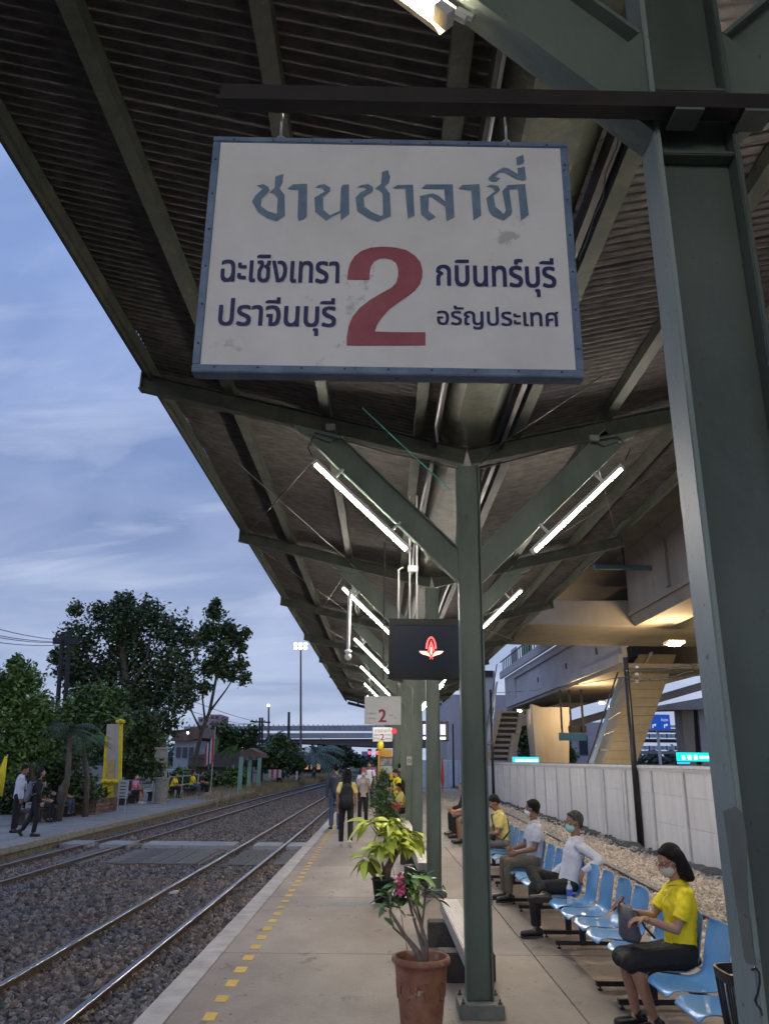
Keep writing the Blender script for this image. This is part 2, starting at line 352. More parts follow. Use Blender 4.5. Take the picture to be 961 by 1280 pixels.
def stones(name, tab_l, tab_r, y0, y1, z, dens, smin, smax, m, bed, label, near_boost=1.0, zf=None, ypow=1.6):
    """bed sheet + rock instances scattered over it (geometry nodes)"""
    ys = np.concatenate([np.arange(y0, min(y1, 60), .5), np.arange(60, y1+1, 8)]) if y1 > 60 else np.arange(y0, y1+.1, .5)
    K = 24; vs = []
    for y in ys:
        a, b = interp(tab_l, y), interp(tab_r, y)
        for k in range(K+1):
            x = a+(b-a)*k/K; vs.append((x, y, (zf(k/K, y) if zf else z)+random.uniform(-.012, .012)))
    fs = [(i*(K+1)+k, i*(K+1)+k+1, (i+1)*(K+1)+k+1, (i+1)*(K+1)+k) for i in range(len(ys)-1) for k in range(K)]
    q = MB(); q.add(vs, fs); b = q.build(name+'_bed', bed); tag(b, label[0], kind='structure')
    # points
    pts = []
    n = int(dens)
    while len(pts) < n:
        u = random.random()**ypow; y = y0+(y1-y0)*u
        if y > 60: continue
        k = random.random(); x = interp(tab_l, y)*(1-k)+interp(tab_r, y)*k
        if not (-.62*y-1.5 < x < .62*y+1.5): continue
        pts.append((x, y, (zf(k, y) if zf else z)+random.uniform(-.02, .025)))
    me = bpy.data.meshes.new(name); me.from_pydata(pts, [], []); me.materials.append(m)
    g = bpy.data.node_groups.new(name, 'GeometryNodeTree')
    g.interface.new_socket('Geometry', in_out='INPUT', socket_type='NodeSocketGeometry'); g.interface.new_socket('Geometry', in_out='OUTPUT', socket_type='NodeSocketGeometry')
    gi = g.nodes.new('NodeGroupInput'); go = g.nodes.new('NodeGroupOutput')
    ic = g.nodes.new('GeometryNodeMeshIcoSphere'); ic.inputs['Radius'].default_value = 1; ic.inputs['Subdivisions'].default_value = 2
    nz = g.nodes.new('ShaderNodeTexVoronoi'); nz.inputs['Scale'].default_value = 1.1
    sb = g.nodes.new('ShaderNodeVectorMath'); sb.operation = 'SUBTRACT'; g.links.new(nz.outputs['Color'], sb.inputs[0]); sb.inputs[1].default_value = (.5, .5, .5)
    sc = g.nodes.new('ShaderNodeVectorMath'); sc.operation = 'SCALE'; g.links.new(sb.outputs[0], sc.inputs[0]); sc.inputs['Scale'].default_value = .75 if name == 'ballast' else .5
    st = g.nodes.new('GeometryNodeSetPosition'); g.links.new(ic.outputs[0], st.inputs[0]); g.links.new(sc.outputs[0], st.inputs['Offset'])
    sm = g.nodes.new('GeometryNodeSetMaterial'); sm.inputs['Material'].default_value = m; g.links.new(st.outputs[0], sm.inputs[0])
    ip = g.nodes.new('GeometryNodeInstanceOnPoints'); g.links.new(gi.outputs[0], ip.inputs['Points']); g.links.new(sm.outputs[0], ip.inputs['Instance'])
    rr = g.nodes.new('FunctionNodeRandomValue'); rr.data_type = 'FLOAT_VECTOR'; rr.inputs[1].default_value = (6.28, 6.28, 6.28); g.links.new(rr.outputs[0], ip.inputs['Rotation'])
    rs = g.nodes.new('FunctionNodeRandomValue'); rs.data_type = 'FLOAT_VECTOR'; rs.inputs['Seed'].default_value = 5
    rs.inputs[0].default_value = (smin, smin, smin*.8); rs.inputs[1].default_value = (smax, smax, smax*.8); g.links.new(rs.outputs[0], ip.inputs['Scale'])
    g.links.new(ip.outputs[0], go.inputs[0])
    o = link(name, me); md = o.modifiers.new('scatter', 'NODES'); md.node_group = g
    tag(o, label[1], kind='stuff'); return o
stones('ballast', [(-20, -9.4), (0, -8.55), (20, -8.1), (52, -7.3), (240, -2)], [(-20, pe(-20)+.02), (60, pe(60)), (240, 12)], 3, 240, -.42, 62000, .020, .048, STONE, BED,
       ('dark stony bed under both tracks', 'grey brown ballast stones packed round the rails'))
def gz(k, y): return -.17+.05*min(1, max(0, (k-.05)*1.6))
stones('gravel', [(-20, 3.1), (240, 3.4)], [(-20, 6.5), (240, 6.5)], 3, 110, -.1, 32000, .020, .042, STONEW, BEDW,
       ('pale bed of the track by the white wall', 'pale tan gravel heaped between the chairs and the white wall'), zf=gz, ypow=1.3)
# dark soil bank along the wall foot
mb = MB(); ys = np.arange(2, 80, .35); prof = [(-.50, -.16), (-.36, -.11), (-.20, -.06), (-.05, -.07), (.1, -.2)]; vs = []
for y in ys:
    a = .5+.5*math.sin(y*1.3)+.4*math.sin(y*3.7)
    for x, z in prof: vs.append((6.55+x*(1+.12*a)+random.uniform(-.04, .04), y, z+.04*a*(z > -.1)+random.uniform(-.03, .03)-.02))
n = len(prof); mb.add(vs, [(i*n+k, i*n+k+1, (i+1)*n+k+1, (i+1)*n+k) for i in range(len(ys)-1) for k in range(n-1)])
for _ in range(1500):
    y = random.uniform(4, 60); s = random.uniform(.02, .06); mb.ball((6.5+random.uniform(-.62, .1), y, -.12+random.uniform(-.04, .05)), (s, s*1.3, s*.8), 5, 4)
tag(mb.build('soil_bank', SOIL), 'lumpy dark soil bank along the foot of the white wall', kind='stuff')

# ------------------------------------------------------------------ platforms
pf = empty('platform', (.8, 0, 0), 'concrete island platform with pale edge and yellow dashes', kind='structure')
mb = MB(); mb.prism([(pe(-8)+.05, -8, -.5), (3.05, -8, -.5), (3.05, 75, -.5), (pe(75)+.05, 75, -.5)], (0, 0, .46)); mb.build('platform_core', OLDC, pf)
joints = [-8, -4.6, -1.2, 2.2, 5.4, 8.75, 12.1, 15.5, 18.9, 22.3, 25.7, 29.1, 32.5, 36, 39.5, 43, 47, 51, 55, 60, 65, 70, 75]
for a, b in zip(joints[:-1], joints[1:]):
    g = .005
    for xa, xb in ((.36, 1.62), (1.62, 3.1)):
        mb = MB(); mb.box((xa+g, a+g, -.04), (xb-g, b-g, 0)); mb.build('slab', CONC, pf)
    mb = MB(); mb.prism([(pe(a)+.20+g, a+g, -.04), (.36-g, a+g, -.04), (.36-g, b-g, -.04), (pe(b)+.20+g, b-g, -.04)], (0, 0, .04)); mb.build('slab', CONC, pf)
    mb = MB(); mb.prism([(pe(a)-.02, a+g, -.12), (pe(a)+.20-g, a+g, -.12), (pe(b)+.20-g, b-g, -.12), (pe(b)-.02, b-g, -.12)], (0, 0, .124)); mb.build('edge_stone', EDGE, pf)
k = 0; y = 4.9
while y < 62:
    x = -1.225+.003*y; w = random.uniform(.042, .052); l = random.uniform(.085, .11)
    mb = MB(); mb.box((x-w, y-l, .0), (x+w, y+l, .004+.0005*random.random())); mb.build('yellow_dash', YEL, pf)
    y += .455
lp = empty('platform', (-10, 10, -.1), 'left station platform with stained concrete face', kind='structure')
def lpe(y): return interp(LPE, y)
ys = [-10, 0, 6, 12, 15, 18, 21, 24, 27, 30, 33, 37, 41, 46, 52]
for a, b in zip(ys[:-1], ys[1:]):
    g = .006
    mb = MB(); mb.prism([(-16, a+g, -.16), (lpe(a)-.35-g, a+g, -.16), (lpe(b)-.35-g, b-g, -.16), (-16, b-g, -.16)], (0, 0, .06)); mb.build('slab', mat('left_floor', (.20, .195, .19), .8, c2=(.30, .29, .285), scale=1.2, bump=.2), lp)
    mb = MB(); mb.prism([(lpe(a)-.35, a+g, -.24), (lpe(a), a+g, -.24), (lpe(b), b-g, -.24), (lpe(b)-.35, b-g, -.24)], (0, 0, .142)); mb.build('edge_stone', OLDC, lp)
mb = MB(); mb.prism([(-16, -10, -.62)]+[(lpe(y)-.06, y, -.62) for y in ys]+[(-16, 52, -.62)], (0, 0, .45)); mb.build('platform_core', mat('mossy_wall', (.13, .115, .085), .9, c2=(.20, .18, .14), scale=4, bump=.5, spots=(7, .55, (.07, .065, .05))), lp)

# level crossing: concrete slabs and a field of timber planks
cr = empty('crossing', (-4.7, 21.5, -.35), 'foot crossing of concrete slabs and old timber planks over both tracks', kind='structure')
CS = mat('crossing_slab', (.24, .24, .25), .75, c2=(.33, .33, .34), scale=2, bump=.15)
for xa, xb in ((-8.1, -7.42), (-7.08, -6.32), (-5.98, -4.95), (-4.93, -3.75), (-3.12, -2.42)) + ((-2.26, -1.60),):
    if xa == -4.93: xa, xb = -4.93, -3.62
    mb = MB(); mb.box((xa, 21.8, -.44), (xb, 22.8, -.298)); mb.build('slab', CS, cr, bevel=.01)
mb = MB(); mb.box((-3.27, 21.5, -.44), (-2.47, 22.9, -.30)); 
PLK = mat('old_plank', (.085, .078, .072), .85, c2=(.15, .138, .13), scale=4, bump=.5, stretch=(5, .6, 5), rand=.25)
for x0, x1 in ((-8.0, -7.75), (-7.05, -6.3), (-5.95, -3.75), (-3.25, -2.45), (-2.2, -1.65)):
    x = x0
    while x < x1-.1:
        w = min(random.uniform(.34, .5), x1-x)
        mb = MB(); mb.box((x, 18.6+random.uniform(-.15, .15), -.46), (x+w-.03, 21.45+random.uniform(-.1, .1), -.365+random.uniform(-.01, .01))); mb.build('plank', PLK, cr); x += w

# gum, specks and small litter lying on the island platform and the ballast
mb = MB(); rgm = random.Random(4)
for _ in range(420):
    y = 4.5+rgm.random()**1.5*30; x = rgm.uniform(pe(y)+.3, 2.9); r_ = rgm.uniform(.004, .017)
    n = 7; mb.add([(x+r_*math.cos(6.283*k/n)*rgm.uniform(.7, 1.3), y+r_*math.sin(6.283*k/n)*rgm.uniform(.7, 1.3), .0016) for k in range(n)], [tuple(range(n))])
tag(mb.build('floor_specks', mat('gum', (.09, .08, .075), .8)), 'dark specks and trodden gum dotted over the platform floor', kind='stuff')
mb = MB()
for _ in range(70):
    y = 5+rgm.random()*18; x = rgm.uniform(pe(y)+.1, 2.8) if rgm.random() < .6 else rgm.uniform(-7, -2.0); z = .004 if x > pe(y) else -.385
    a = rgm.random()*3.1; s_ = rgm.uniform(.012, .035); mb.add([(x+s_*math.cos(a), y+s_*math.sin(a), z+.004), (x-s_*.4*math.sin(a), y+s_*.4*math.cos(a), z+.01), (x-s_*math.cos(a), y-s_*math.sin(a), z+.003), (x+s_*.4*math.sin(a), y-s_*.4*math.cos(a), z+.002)], [(0, 1, 2, 3)])
tag(mb.build('leaf_litter', mat('dry_leaf', (.20, .14, .08), .8, c2=(.35, .30, .22), scale=2)), 'scattered dry leaves and scraps on platform and ballast', kind='stuff')
p_ = atZ(217, 1116, -.36); mb = MB(); mb.box((p_.x-.06, p_.y-.05, -.37), (p_.x+.05, p_.y+.04, -.345)); mb.box((p_.x-.02, p_.y-.02, -.352), (p_.x+.07, p_.y+.07, -.33)); tag(mb.build('paper_scrap', mat('paper', (.6, .6, .6), .7), loc=p_), 'crumpled white paper scrap lying between the near rails', 'litter')

# ------------------------------------------------------------------ canopy
def cx(y): return .835+.009*(y-6.8)
def slopez(d): return 4.50+.234*d                                # underside of a rafter, d metres from the centre
BENTS = [1.61-5.3] + [1.61] + [6.83+5.45*k for k in range(9)]
ca = empty('platform_canopy', (.835, 6.83, 0), 'dark butterfly station canopy on green steel columns', 'canopy')
for y in BENTS:
    c = cx(y); hw = 3.14 if y < 20 else 3.14-.006*(y-20)
    if y > 0:
        W2, D2, T = .105, (.05 if y < 3 else .065), .014
        mb = MB()
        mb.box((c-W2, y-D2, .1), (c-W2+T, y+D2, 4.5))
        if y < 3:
            LF = mat('skylit_column_paint', (.19, .235, .21), .45, c2=(.27, .31, .285), scale=3.5, bump=.07, bscale=60, stretch=(1, 1, .6), detail=9, spots=(48, .64, (.06, .045, .03)))  # skylight on the left flange put into its colour, paler than the web
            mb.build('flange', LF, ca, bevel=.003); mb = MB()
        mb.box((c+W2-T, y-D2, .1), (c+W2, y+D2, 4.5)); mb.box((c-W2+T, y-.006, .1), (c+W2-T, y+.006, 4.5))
        if y < 3: mb.box((c-W2+T+.001, y-D2+.004, 3.50), (c+W2-T-.001, y-.007, 3.515)); mb.box((c-W2+T+.001, y-D2+.004, 3.30), (c+W2-T-.001, y-.007, 3.312))
        if y < 3: COL1 = mat('shaded_column_paint', (.060, .078, .062), .5, c2=(.10, .122, .10), scale=3.5, bump=.07, bscale=60, stretch=(1, 1, .6), detail=9, spots=(42, .64, (.05, .04, .03)))  # darker copy: shade on web and right flange put into the colour
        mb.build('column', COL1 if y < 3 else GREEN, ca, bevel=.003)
        mb = MB(); mb.box((c-.17, y-.15, .0), (c+.17, y+.15, .10)); mb.build('column_base', mat('plinth', (.12, .15, .13), .7, c2=(.2, .2, .18), scale=6, bump=.3, spots=(14, .62, (.07, .06, .05))), ca, bevel=.006)
        if y < 14:
            for ux in (-.14, .14):
                for uy in (-.12, .12): mb = MB(); mb.lathe([(0, .10), (.016, .10), (.016, .114), (.007, .115), (.007, .135), (0, .136)], 6, (c+ux, y+uy, 0)); mb.build('anchor_bolt', mat('bolt', (.07, .05, .04), .6), ca)
    for s in (-1, 1):
        mb = MB(); mb.ibeam((c+s*.02, y, slopez(0)+.085), (c+s*hw, y, slopez(hw)+.085), .17, .10); mb.box((c+s*hw-.006, y-.055, slopez(hw)-.005), (c+s*hw+.006, y+.055, slopez(hw)+.175)); mb.build('rafter', STEEL, ca)
        mb = MB(); mb.prism([(c+s*.1068, y-.045, 3.37), (c+s*.1068, y-.045, 3.70), (c+s*.272, y-.045, 3.534)], (0, .09, 0)); mb.ibeam((c+s*.19, y, 3.618), (c+s*1.40, y, slopez(1.40)-.02), .235, .092)
        mb.prism([(c+s*1.16, y-.046, slopez(1.16)+.01), (c+s*1.66, y-.046, slopez(1.66)+.01), (c+s*1.60, y-.046, slopez(1.60)-.05), (c+s*1.30, y-.046, slopez(1.30)-.10)], (0, .0925, 0))
        mb.build('strut', GREEN, ca)
ya, yb = -4.0, 50.6
for s in (-1, 1):
    for d in (3.03, 2.24, 1.30, .42):
        for k in range(len(BENTS)-1):
            y0, y1 = BENTS[k], BENTS[k+1]
            z = slopez(d)+.17+.055; mb = MB()
            a = (cx(y0)+s*d, y0+.003, z); b = (cx(y1)+s*d, y1-.003, z)
            if d > 3: mb.bar((a[0]+s*.03, a[1], z+.0), (b[0]+s*.03, b[1], z+.01), .012, .22)
            mb.bar(a, b, .006, .11); mb.bar((a[0]+s*.045, a[1], z+.052), (b[0]+s*.045, b[1], z+.052), .085, .006); mb.bar((a[0]+s*.045, a[1], z-.052), (b[0]+s*.045, b[1], z-.052), .085, .006)
            mb.build('purlin', STEEL, ca)
# corrugated sheets, one by one
def sheet_mesh(s):
    L0, L1 = .26, 3.05; P = .92; n = 13*6; vs = []; rows = [L0, 1.3, 2.3, L1]
    for d in rows:
        for i in range(n+1):
            t = i/n; vs.append((s*d, t*(P+.05), slopez(d)-4.50+.0115*math.sin(2*math.pi*t*13)+.016*(1-t)))
    fs = [(r*(n+1)+i, r*(n+1)+i+1, (r+1)*(n+1)+i+1, (r+1)*(n+1)+i) for r in range(len(rows)-1) for i in range(n)]
    q = MB(); q.add(vs, fs); me = q.mesh('roof_sheet', SHEET, smooth=True); return me
for s in (-1, 1):
    me = sheet_mesh(s); y = ya
    while y < yb:
        o = link('roof_sheet', me, ca, Vector((cx(y), y, 4.50+.17+.11+.022))-ca.location)
        o.location.x += random.uniform(-.02, .02); y += .92
# valley gutter
for y0, y1 in zip(BENTS[:-1], BENTS[1:]):
    mb = MB(); c0, c1 = cx(y0), cx(y1)
    for a in (y0, (y0+y1)/2):
        b = a+(y1-y0)/2; ca0, cb0 = cx(a), cx(b)
        mb.prism([(ca0-.14, a+.004, 4.68), (ca0+.14, a+.004, 4.68), (ca0+.27, a+.004, 4.80), (ca0+.27, a+.004, 4.83), (ca0-.27, a+.004, 4.83), (ca0-.27, a+.004, 4.80)], (cb0-ca0, b-a-.008, 0))
    mb.build('gutter', GUT, ca)
    for s in (-1, 1):
        mb = MB(); mb.bar((c0+s*.31, y0+.06, 4.72), (c1+s*.31, y1-.06, 4.72), .04, .13); mb.build('gutter_beam', DARK, ca)
# bracing rods
ROD = mat('rod', (.05, .045, .04), .5)
for k in range(2, len(BENTS)-1):
    y0, y1 = BENTS[k], BENTS[k+1]
    for s in (-1, 1):
        for d0, d1 in ((3.08, 1.35), (1.3, 2.2) if k % 2 else (1.2, 3.05)):
            mb = MB(); mb.tube([(cx(y0)+s*d0, y0+.06, slopez(d0)+.10), (cx(y1)+s*d1, y1-.06, slopez(d1)+.10)], .007, 6); mb.build('brace_rod', ROD, ca)
TEAL = mat('teal_rod', (.05, .35, .28), .5)
mb = MB(); mb.tube([atY(453, 510, 6.45), atY(563, 613, 6.45)], .006, 6); mb.build('brace_rod', TEAL, ca)['label'] = 'teal rod slanting below the rafter'

FX = cx(1.61)-.105-.0012
def flange_patch(nm, pts, m, off=0):
    bm = bmesh.new(); vs = [bm.verts.new(atX(a, b, FX-off)-Vector(ca.location)) for a, b in pts]; bm.faces.new(vs).normal_update(); bmesh.ops.triangulate(bm, faces=bm.faces[:]); me = bpy.data.meshes.new(nm); bm.to_mesh(me); bm.free(); me.materials.append(m); return link(nm, me, ca)
flange_patch('paint_patch', [(903, 1014), (918, 1008), (928, 1016), (933, 1050), (934, 1110), (940, 1190), (946, 1206), (932, 1204), (929, 1196)], mat('patch_paint', (.11, .115, .09), .6, c2=(.15, .15, .12), scale=9, spots=(40, .66, (.04, .03, .02))))
g_ = [atX(a, b, FX-.0006)-Vector(ca.location) for a, b in ((939, 1212), (944, 1210), (948, 1216), (949, 1228), (947, 1240), (943, 1250), (945, 1256), (950, 1262), (952, 1270))]
mb = MB(); mb.tube(g_, .0022, 5); o = link('graffiti_mark', mb.mesh('graffiti_mark', mat('marker_ink', (.03, .025, .05), .6)), ca)
# sign-carrying steel beam and the cross-beam's hooks
BZ0, BZ1 = atY(500, 141, 1.525).z, atY(500, 108.5, 1.525).z; BX0 = atY(275, 120, 1.525).x
bm_ = empty('sign_beam', (.4, 1.5, BZ0), 'dark brown steel beam across the near column carrying the platform sign', 'beam')
mb = MB(); mb.box((BX0, 1.525, BZ0), (2.2, 1.533, BZ1)); mb.box((BX0, 1.533, BZ1-.007), (2.2, 1.556, BZ1)); mb.box((BX0, 1.49, BZ0), (2.2, 1.5248, BZ0+.006)); mb.build('angle_beam', DARK, bm_)
mb = MB(); mb.box((.71, 1.49, BZ0-.008), (.78, 1.558, BZ0-.001)); mb.box((.88, 1.49, BZ0-.008), (.95, 1.558, BZ0-.001)); mb.build('bracket', GREEN, bm_)

# ------------------------------------------------------------------ the platform sign (panel at y = 1.54)
SY = 1.54
TL, TRr, BR, BL = [atY(a, b, SY) for a, b in ((264.5, 174.5), (704.5, 176), (733.5, 470), (242.5, 468))]
sg = empty('platform_sign', (0.0, SY, (TL.z+BL.z)/2), 'large white hanging sign with blue border, Thai writing and a big red 2', 'sign')
x0, x1 = (TL.x+BL.x)/2, (TRr.x+BR.x)/2; z0, z1 = (BL.z+BR.z)/2, (TL.z+TRr.z)/2
mb = MB(); mb.box((x0+.012, SY, z0+.012), (x1-.012, SY+.028, z1-.012)); mb.build('panel', WHITE, sg)
fr = .021
for a, b in (((x0, SY-.004, z1-fr*.75), (x1, SY+.034, z1)), ((x0, SY-.004, z0), (x1, SY+.034, z0+fr*.9)), ((x0, SY-.0035, z0+fr*.9), (x0+fr*.85, SY+.033, z1-fr*.75)), ((x1-fr*.85, SY-.0035, z0+fr*.9), (x1, SY+.033, z1-fr*.75))):
    mb = MB(); mb.box(a, b); f_ = mb.build('frame', BLUEF, sg, bevel=.002)
RIV = mat('rivet', (.03, .03, .035), .5)
rv = MB(); rv.ball((0, 0, 0), (.0026, .002, .0026), 8, 6); rvm = rv.mesh('screw', RIV, smooth=True)
for i in range(9):
    for z in (z1-.010, z0+.012):
        link('screw', rvm, sg, Vector((x0+.05+i*(x1-x0-.1)/8, SY-.005, z))-sg.location)
for i in range(6):
    for x in (x0+.010, x1-.010):
        link('screw', rvm, sg, Vector((x, SY-.005, z0+.07+i*(z1-z0-.14)/5))-sg.location)
def flat_poly(name, pts_px, m, parent, Y, dy=.002):
    pts = [atY(a, b, Y) for a, b in pts_px]
    bm = bmesh.new(); vs = [bm.verts.new(p-parent_loc(parent)) for p in pts]
    bm.faces.new(vs).normal_update(); bmesh.ops.triangulate(bm, faces=bm.faces[:], ngon_method='EAR_CLIP')
    me = bpy.data.meshes.new(name); bm.to_mesh(me); bm.free(); me.materials.append(m); return link(name, me, parent)
def cA(l): return [(300+x/4.805, 180+y/4.805) for x, y in l]
def cB(l): return [(480+x/4.805, 180+y/4.805) for x, y in l]
letters = [
 cA([(98,250),(140,240),(170,256),(180,280),(128,330),(126,372),(165,402),(222,420),(226,325),(200,296),(176,292),(208,262),(212,196),(262,178),(256,232),(238,268),(268,305),(270,430),(220,463),(170,448),(110,410),(72,345),(92,310),(135,270)]),
 cA([(283,270),(318,242),(404,238),(402,434),(386,452),(354,462),(346,440),(350,276)]),
 cA([(450,264),(472,246),(508,240),(542,262),(540,284),(498,318),(502,396),(540,428),(600,400),(606,262),(618,244),(654,242),(656,420),(606,460),(604,414),(548,440),(518,462),(452,408),(446,322),(508,286),(490,262)]),
 cA([(700,262),(728,246),(770,240),(800,258),(796,284),(742,320),(748,376),(790,408),(846,432),(858,426),(856,300),(838,280),(810,268),(846,240),(852,168),(888,156),(902,200),(892,234),(868,256),(900,298),(906,430),(826,468),(770,446),(704,404),(692,322),(722,290),(760,272),(742,260)]),
 cB([(50,266),(80,246),(174,244),(182,430),(142,446),(128,300),(128,268)]),
 cB([(222,268),(250,242),(412,242),(422,436),(374,464),(366,376),(284,318),(268,322),(266,402),(310,438),(268,460),(222,424),(214,312),(290,296),(322,306),(366,344),(360,270)]),
 cB([(443,270),(470,246),(572,240),(582,430),(536,460),(522,278)]),
 cB([(610,256),(640,244),(684,250),(696,276),(656,310),(668,376),(718,420),(730,400),(708,284),(742,246),(846,240),(868,424),(820,460),(802,268),(750,272),(768,404),(762,424),(716,460),(650,430),(628,400),(612,326),(664,284),(650,260)]),
 cB([(624,208),(650,180),(716,140),(742,144),(802,180),(800,144),(844,136),(852,212),(838,220),(790,210),(722,168),(690,172),(662,196),(698,206),(672,226),(634,222)]),
 cB([(792,82),(834,64),(840,104),(832,118),(796,128)])]
for p in letters: flat_poly('letter', p, BLUET, sg, SY-.0015)
def c2(l): return [(420+x/7.392, 300+y/7.392) for x, y in l]
two = c2([(103,365),(110,285),(130,215),(170,150),(235,100),(320,70),(430,60),(545,68),(650,92),(730,145),(780,205),(798,280),(795,345),(772,410),(730,465),(660,520),(570,580),(490,640),(420,720),(380,780),(358,845),(500,850),(825,852),(825,972),(500,974),(98,974),(100,890),(115,800),(150,710),(215,630),(310,555),(420,490),(510,440),(555,395),(573,330),(572,265),(555,215),(515,182),(450,168),(400,172),(350,200),(320,250),(310,310),(308,366)])
flat_poly('number', two, REDP, sg, SY-.0015)
def tf(body, a, b, c, d, off):
    off *= 1.0
    p = atY(a, d, SY-.0015); q = atY(c, b, SY-.0015); fit_text('letters', body, NAVY, p.x, q.x, p.z, q.z, SY-.0015, sg, off)
tf('ฉะเชิงเทรา', 275, 320, 425, 352, .022); tf('ปราจีนบุรี', 271, 373, 421, 418, .022)
tf('กบินทร์บุรี', 545, 323, 693, 369, .022); tf('อรัญประเทศ', 546, 384, 697, 411, .018)
for xpx in (353, 631):
    t = atY(xpx, 141, SY+.015); b = atY(xpx+1, 174, SY+.015)
    mb = MB(); mb.tube([(t.x, SY+.015, BZ1-.008), (t.x, SY+.015, z1+.014)], .0035, 8)
    mb.tube([(t.x+.010*math.cos(a), SY+.015, z1+.008+.012*math.sin(a)) for a in np.linspace(0, 6.28, 13)], .003, 6); mb.build('hanger', mat('zinc', (.4, .4, .4), .4, metal=.8), sg, smooth=True)

# smaller hanging signs further down
def small_sign(y, corners, label, head, lines):
    p = [atY(a, b, y) for a, b in corners]; x0, z1_, x1, z0_ = p[0].x, p[0].z, p[1].x, p[1].z
    s = empty('platform_sign', ((x0+x1)/2, y, (z0_+z1_)/2), label, 'sign')
    WS = mat('sign_grey_white', (.50, .50, .50), .5, c2=(.56, .56, .55), scale=3)
    mb = MB(); mb.box((x0, y, z0_), (x1, y+.05, z1_)); mb.build('panel', WS, s, bevel=.004)
    w, h = x1-x0, z1_-z0_
    if head: fit_text('letters', 'ชานชาลาที่', mat('letter_grey', (.1, .11, .16), .6), x0+.1*w, x0+.9*w, z0_+.64*h, z0_+.95*h, y-.002, s, .01)
    fit_text('number', '2', mat('dull_red', (.26, .035, .045), .6), x0+.385*w, x0+.6*w, z0_+.08*h, z0_+.54*h, y-.002, s, .035)
    for body, a, b, c, d in lines: fit_text('letters', body, NAVY, x0+a*w, x0+c*w, z0_+b*h, z0_+d*h, y-.002, s, .01)
    for x in (x0+.12, x1-.12):
        mb = MB(); mb.tube([(x, y+.02, z1_), (x, y+.02, 4.72)], .008, 6); mb.build('hanger', DARK, s)
small_sign(23, ((456, 870), (501, 906)), 'nearer of two small grey white signs with red 2 beyond the monitor', False, [('ฉะเชิงเทรา', .08, .36, .33, .42), ('ปราจีนบุรี', .12, .17, .30, .24), ('กบินทร์', .68, .30, .78, .35), ('อรัญ', .80, .22, .86, .26)])
small_sign(30, ((466, 909), (490, 927)), 'farther and lower small sign with red 2 and Thai writing', True, [('ฉะเชิงเทรา', .04, .38, .36, .56), ('ปราจีนบุรี', .04, .10, .36, .30), ('กบินทร์บุรี', .62, .38, .95, .56), ('อรัญประเทศ', .62, .14, .95, .28)])

# ------------------------------------------------------------------ tube lights on the struts
def tube_light(p0, p1, label, nrm):
    p0, p1 = Vector(p0), Vector(p1); n = Vector(nrm)
    t = empty('tube_light', p0, label, 'light', 'tube lights on the canopy struts')
    mb = MB(); d = (p1-p0).normalized()
    mb.bar(p0+n*.03, p1+n*.03, .04, .03, up=n); mb.build('batten', BATT, t)
    mb = MB(); mb.tube([p0+d*.03, p1-d*.03], .014, 10); mb.build('tube', TUBE, t)
    for u_ in (.2, .8): q_ = p0.lerp(p1, u_); mb = MB(); mb.bar(q_+n*.045, q_+n*.15, .02, .03, up=(0, 1, 0)); mb.build('bracket', BATT, t)
    for a, b in ((p0-d*.005, p0+d*.03), (p1-d*.03, p1+d*.005)):
        mb = MB(); mb.tube([a, b], .015, 8); mb.bar(a+n*.012, b+n*.012, .02, .03, up=n); mb.build('holder', BATT, t)
ords = ['nearest', 'second', 'third', 'fourth', 'fifth', 'sixth', 'seventh', 'eighth', 'ninth']
for s in (-1,):
    y = BENTS[0]; c = cx(y); tube_light((c+s*.56, y+.10, 3.63), (c+s*1.44, y+.10, 4.47), 'tube lamp on the %s strut just behind the viewer' % ('left' if s < 0 else 'right'), (-s*.7, 0, .72))
for i, y in enumerate(BENTS[1:]):
    c = cx(y)
    for s in (-1, 1):
        if i > 7: continue
        za, zb = 3.66, 4.50; xa, xb = c+s*.56, c+s*1.44
        nr = Vector((-s*.70, 0, .72)) 
        lab = 'glowing tube lamp on the %s %s strut counted from the near column' % (ords[i], 'left' if s < 0 else 'right')
        if y < 3 and s < 0: continue
        tube_light((xa, y-.10, za-.03), (xb, y-.10, zb-.03), lab, nr)
# reflector fitting at the very top of the picture
a = atY(500, -30, 1.62); b = atY(566, 8, 1.62)
lf = empty('strip_light', (a.x, 1.62, a.z), 'bright lamp with yellowish reflector on the strut above the sign', 'light')
A = atY(430, -75, 1.60); B = atY(556, 20, 1.60)
d = (B-A).normalized(); u = Vector((0, -1, 0)); sd = d.cross(u).normalized()
mb = MB(); mb.add([A+sd*.045, B+sd*.045, B+sd*.015+u*-.05, A+sd*.015+u*-.05, B-sd*.015+u*-.05, A-sd*.015+u*-.05, B-sd*.045, A-sd*.045], [(0,1,2,3),(3,2,4,5),(5,4,6,7)])
mb.build('reflector', mat('reflector', (.75, .6, .35), .35), lf)
mb = MB(); mb.tube([A, B-d*.03], .014, 10); mb.build('tube', mat('tube_glow_warm', (.9, .9, .9), .3, emit=(1, .86, .68), es=160), lf)
mb = MB(); mb.bar(B-d*.03, B+d*.02, .03, .05, up=u); mb.tube([B+d*.0+sd*-.02, B+d*.05+sd*-.03], .012, 8); mb.tube([B+d*.01+sd*-.04, B+d*.06+sd*-.05], .010, 8); mb.build('holder', BATT, lf)

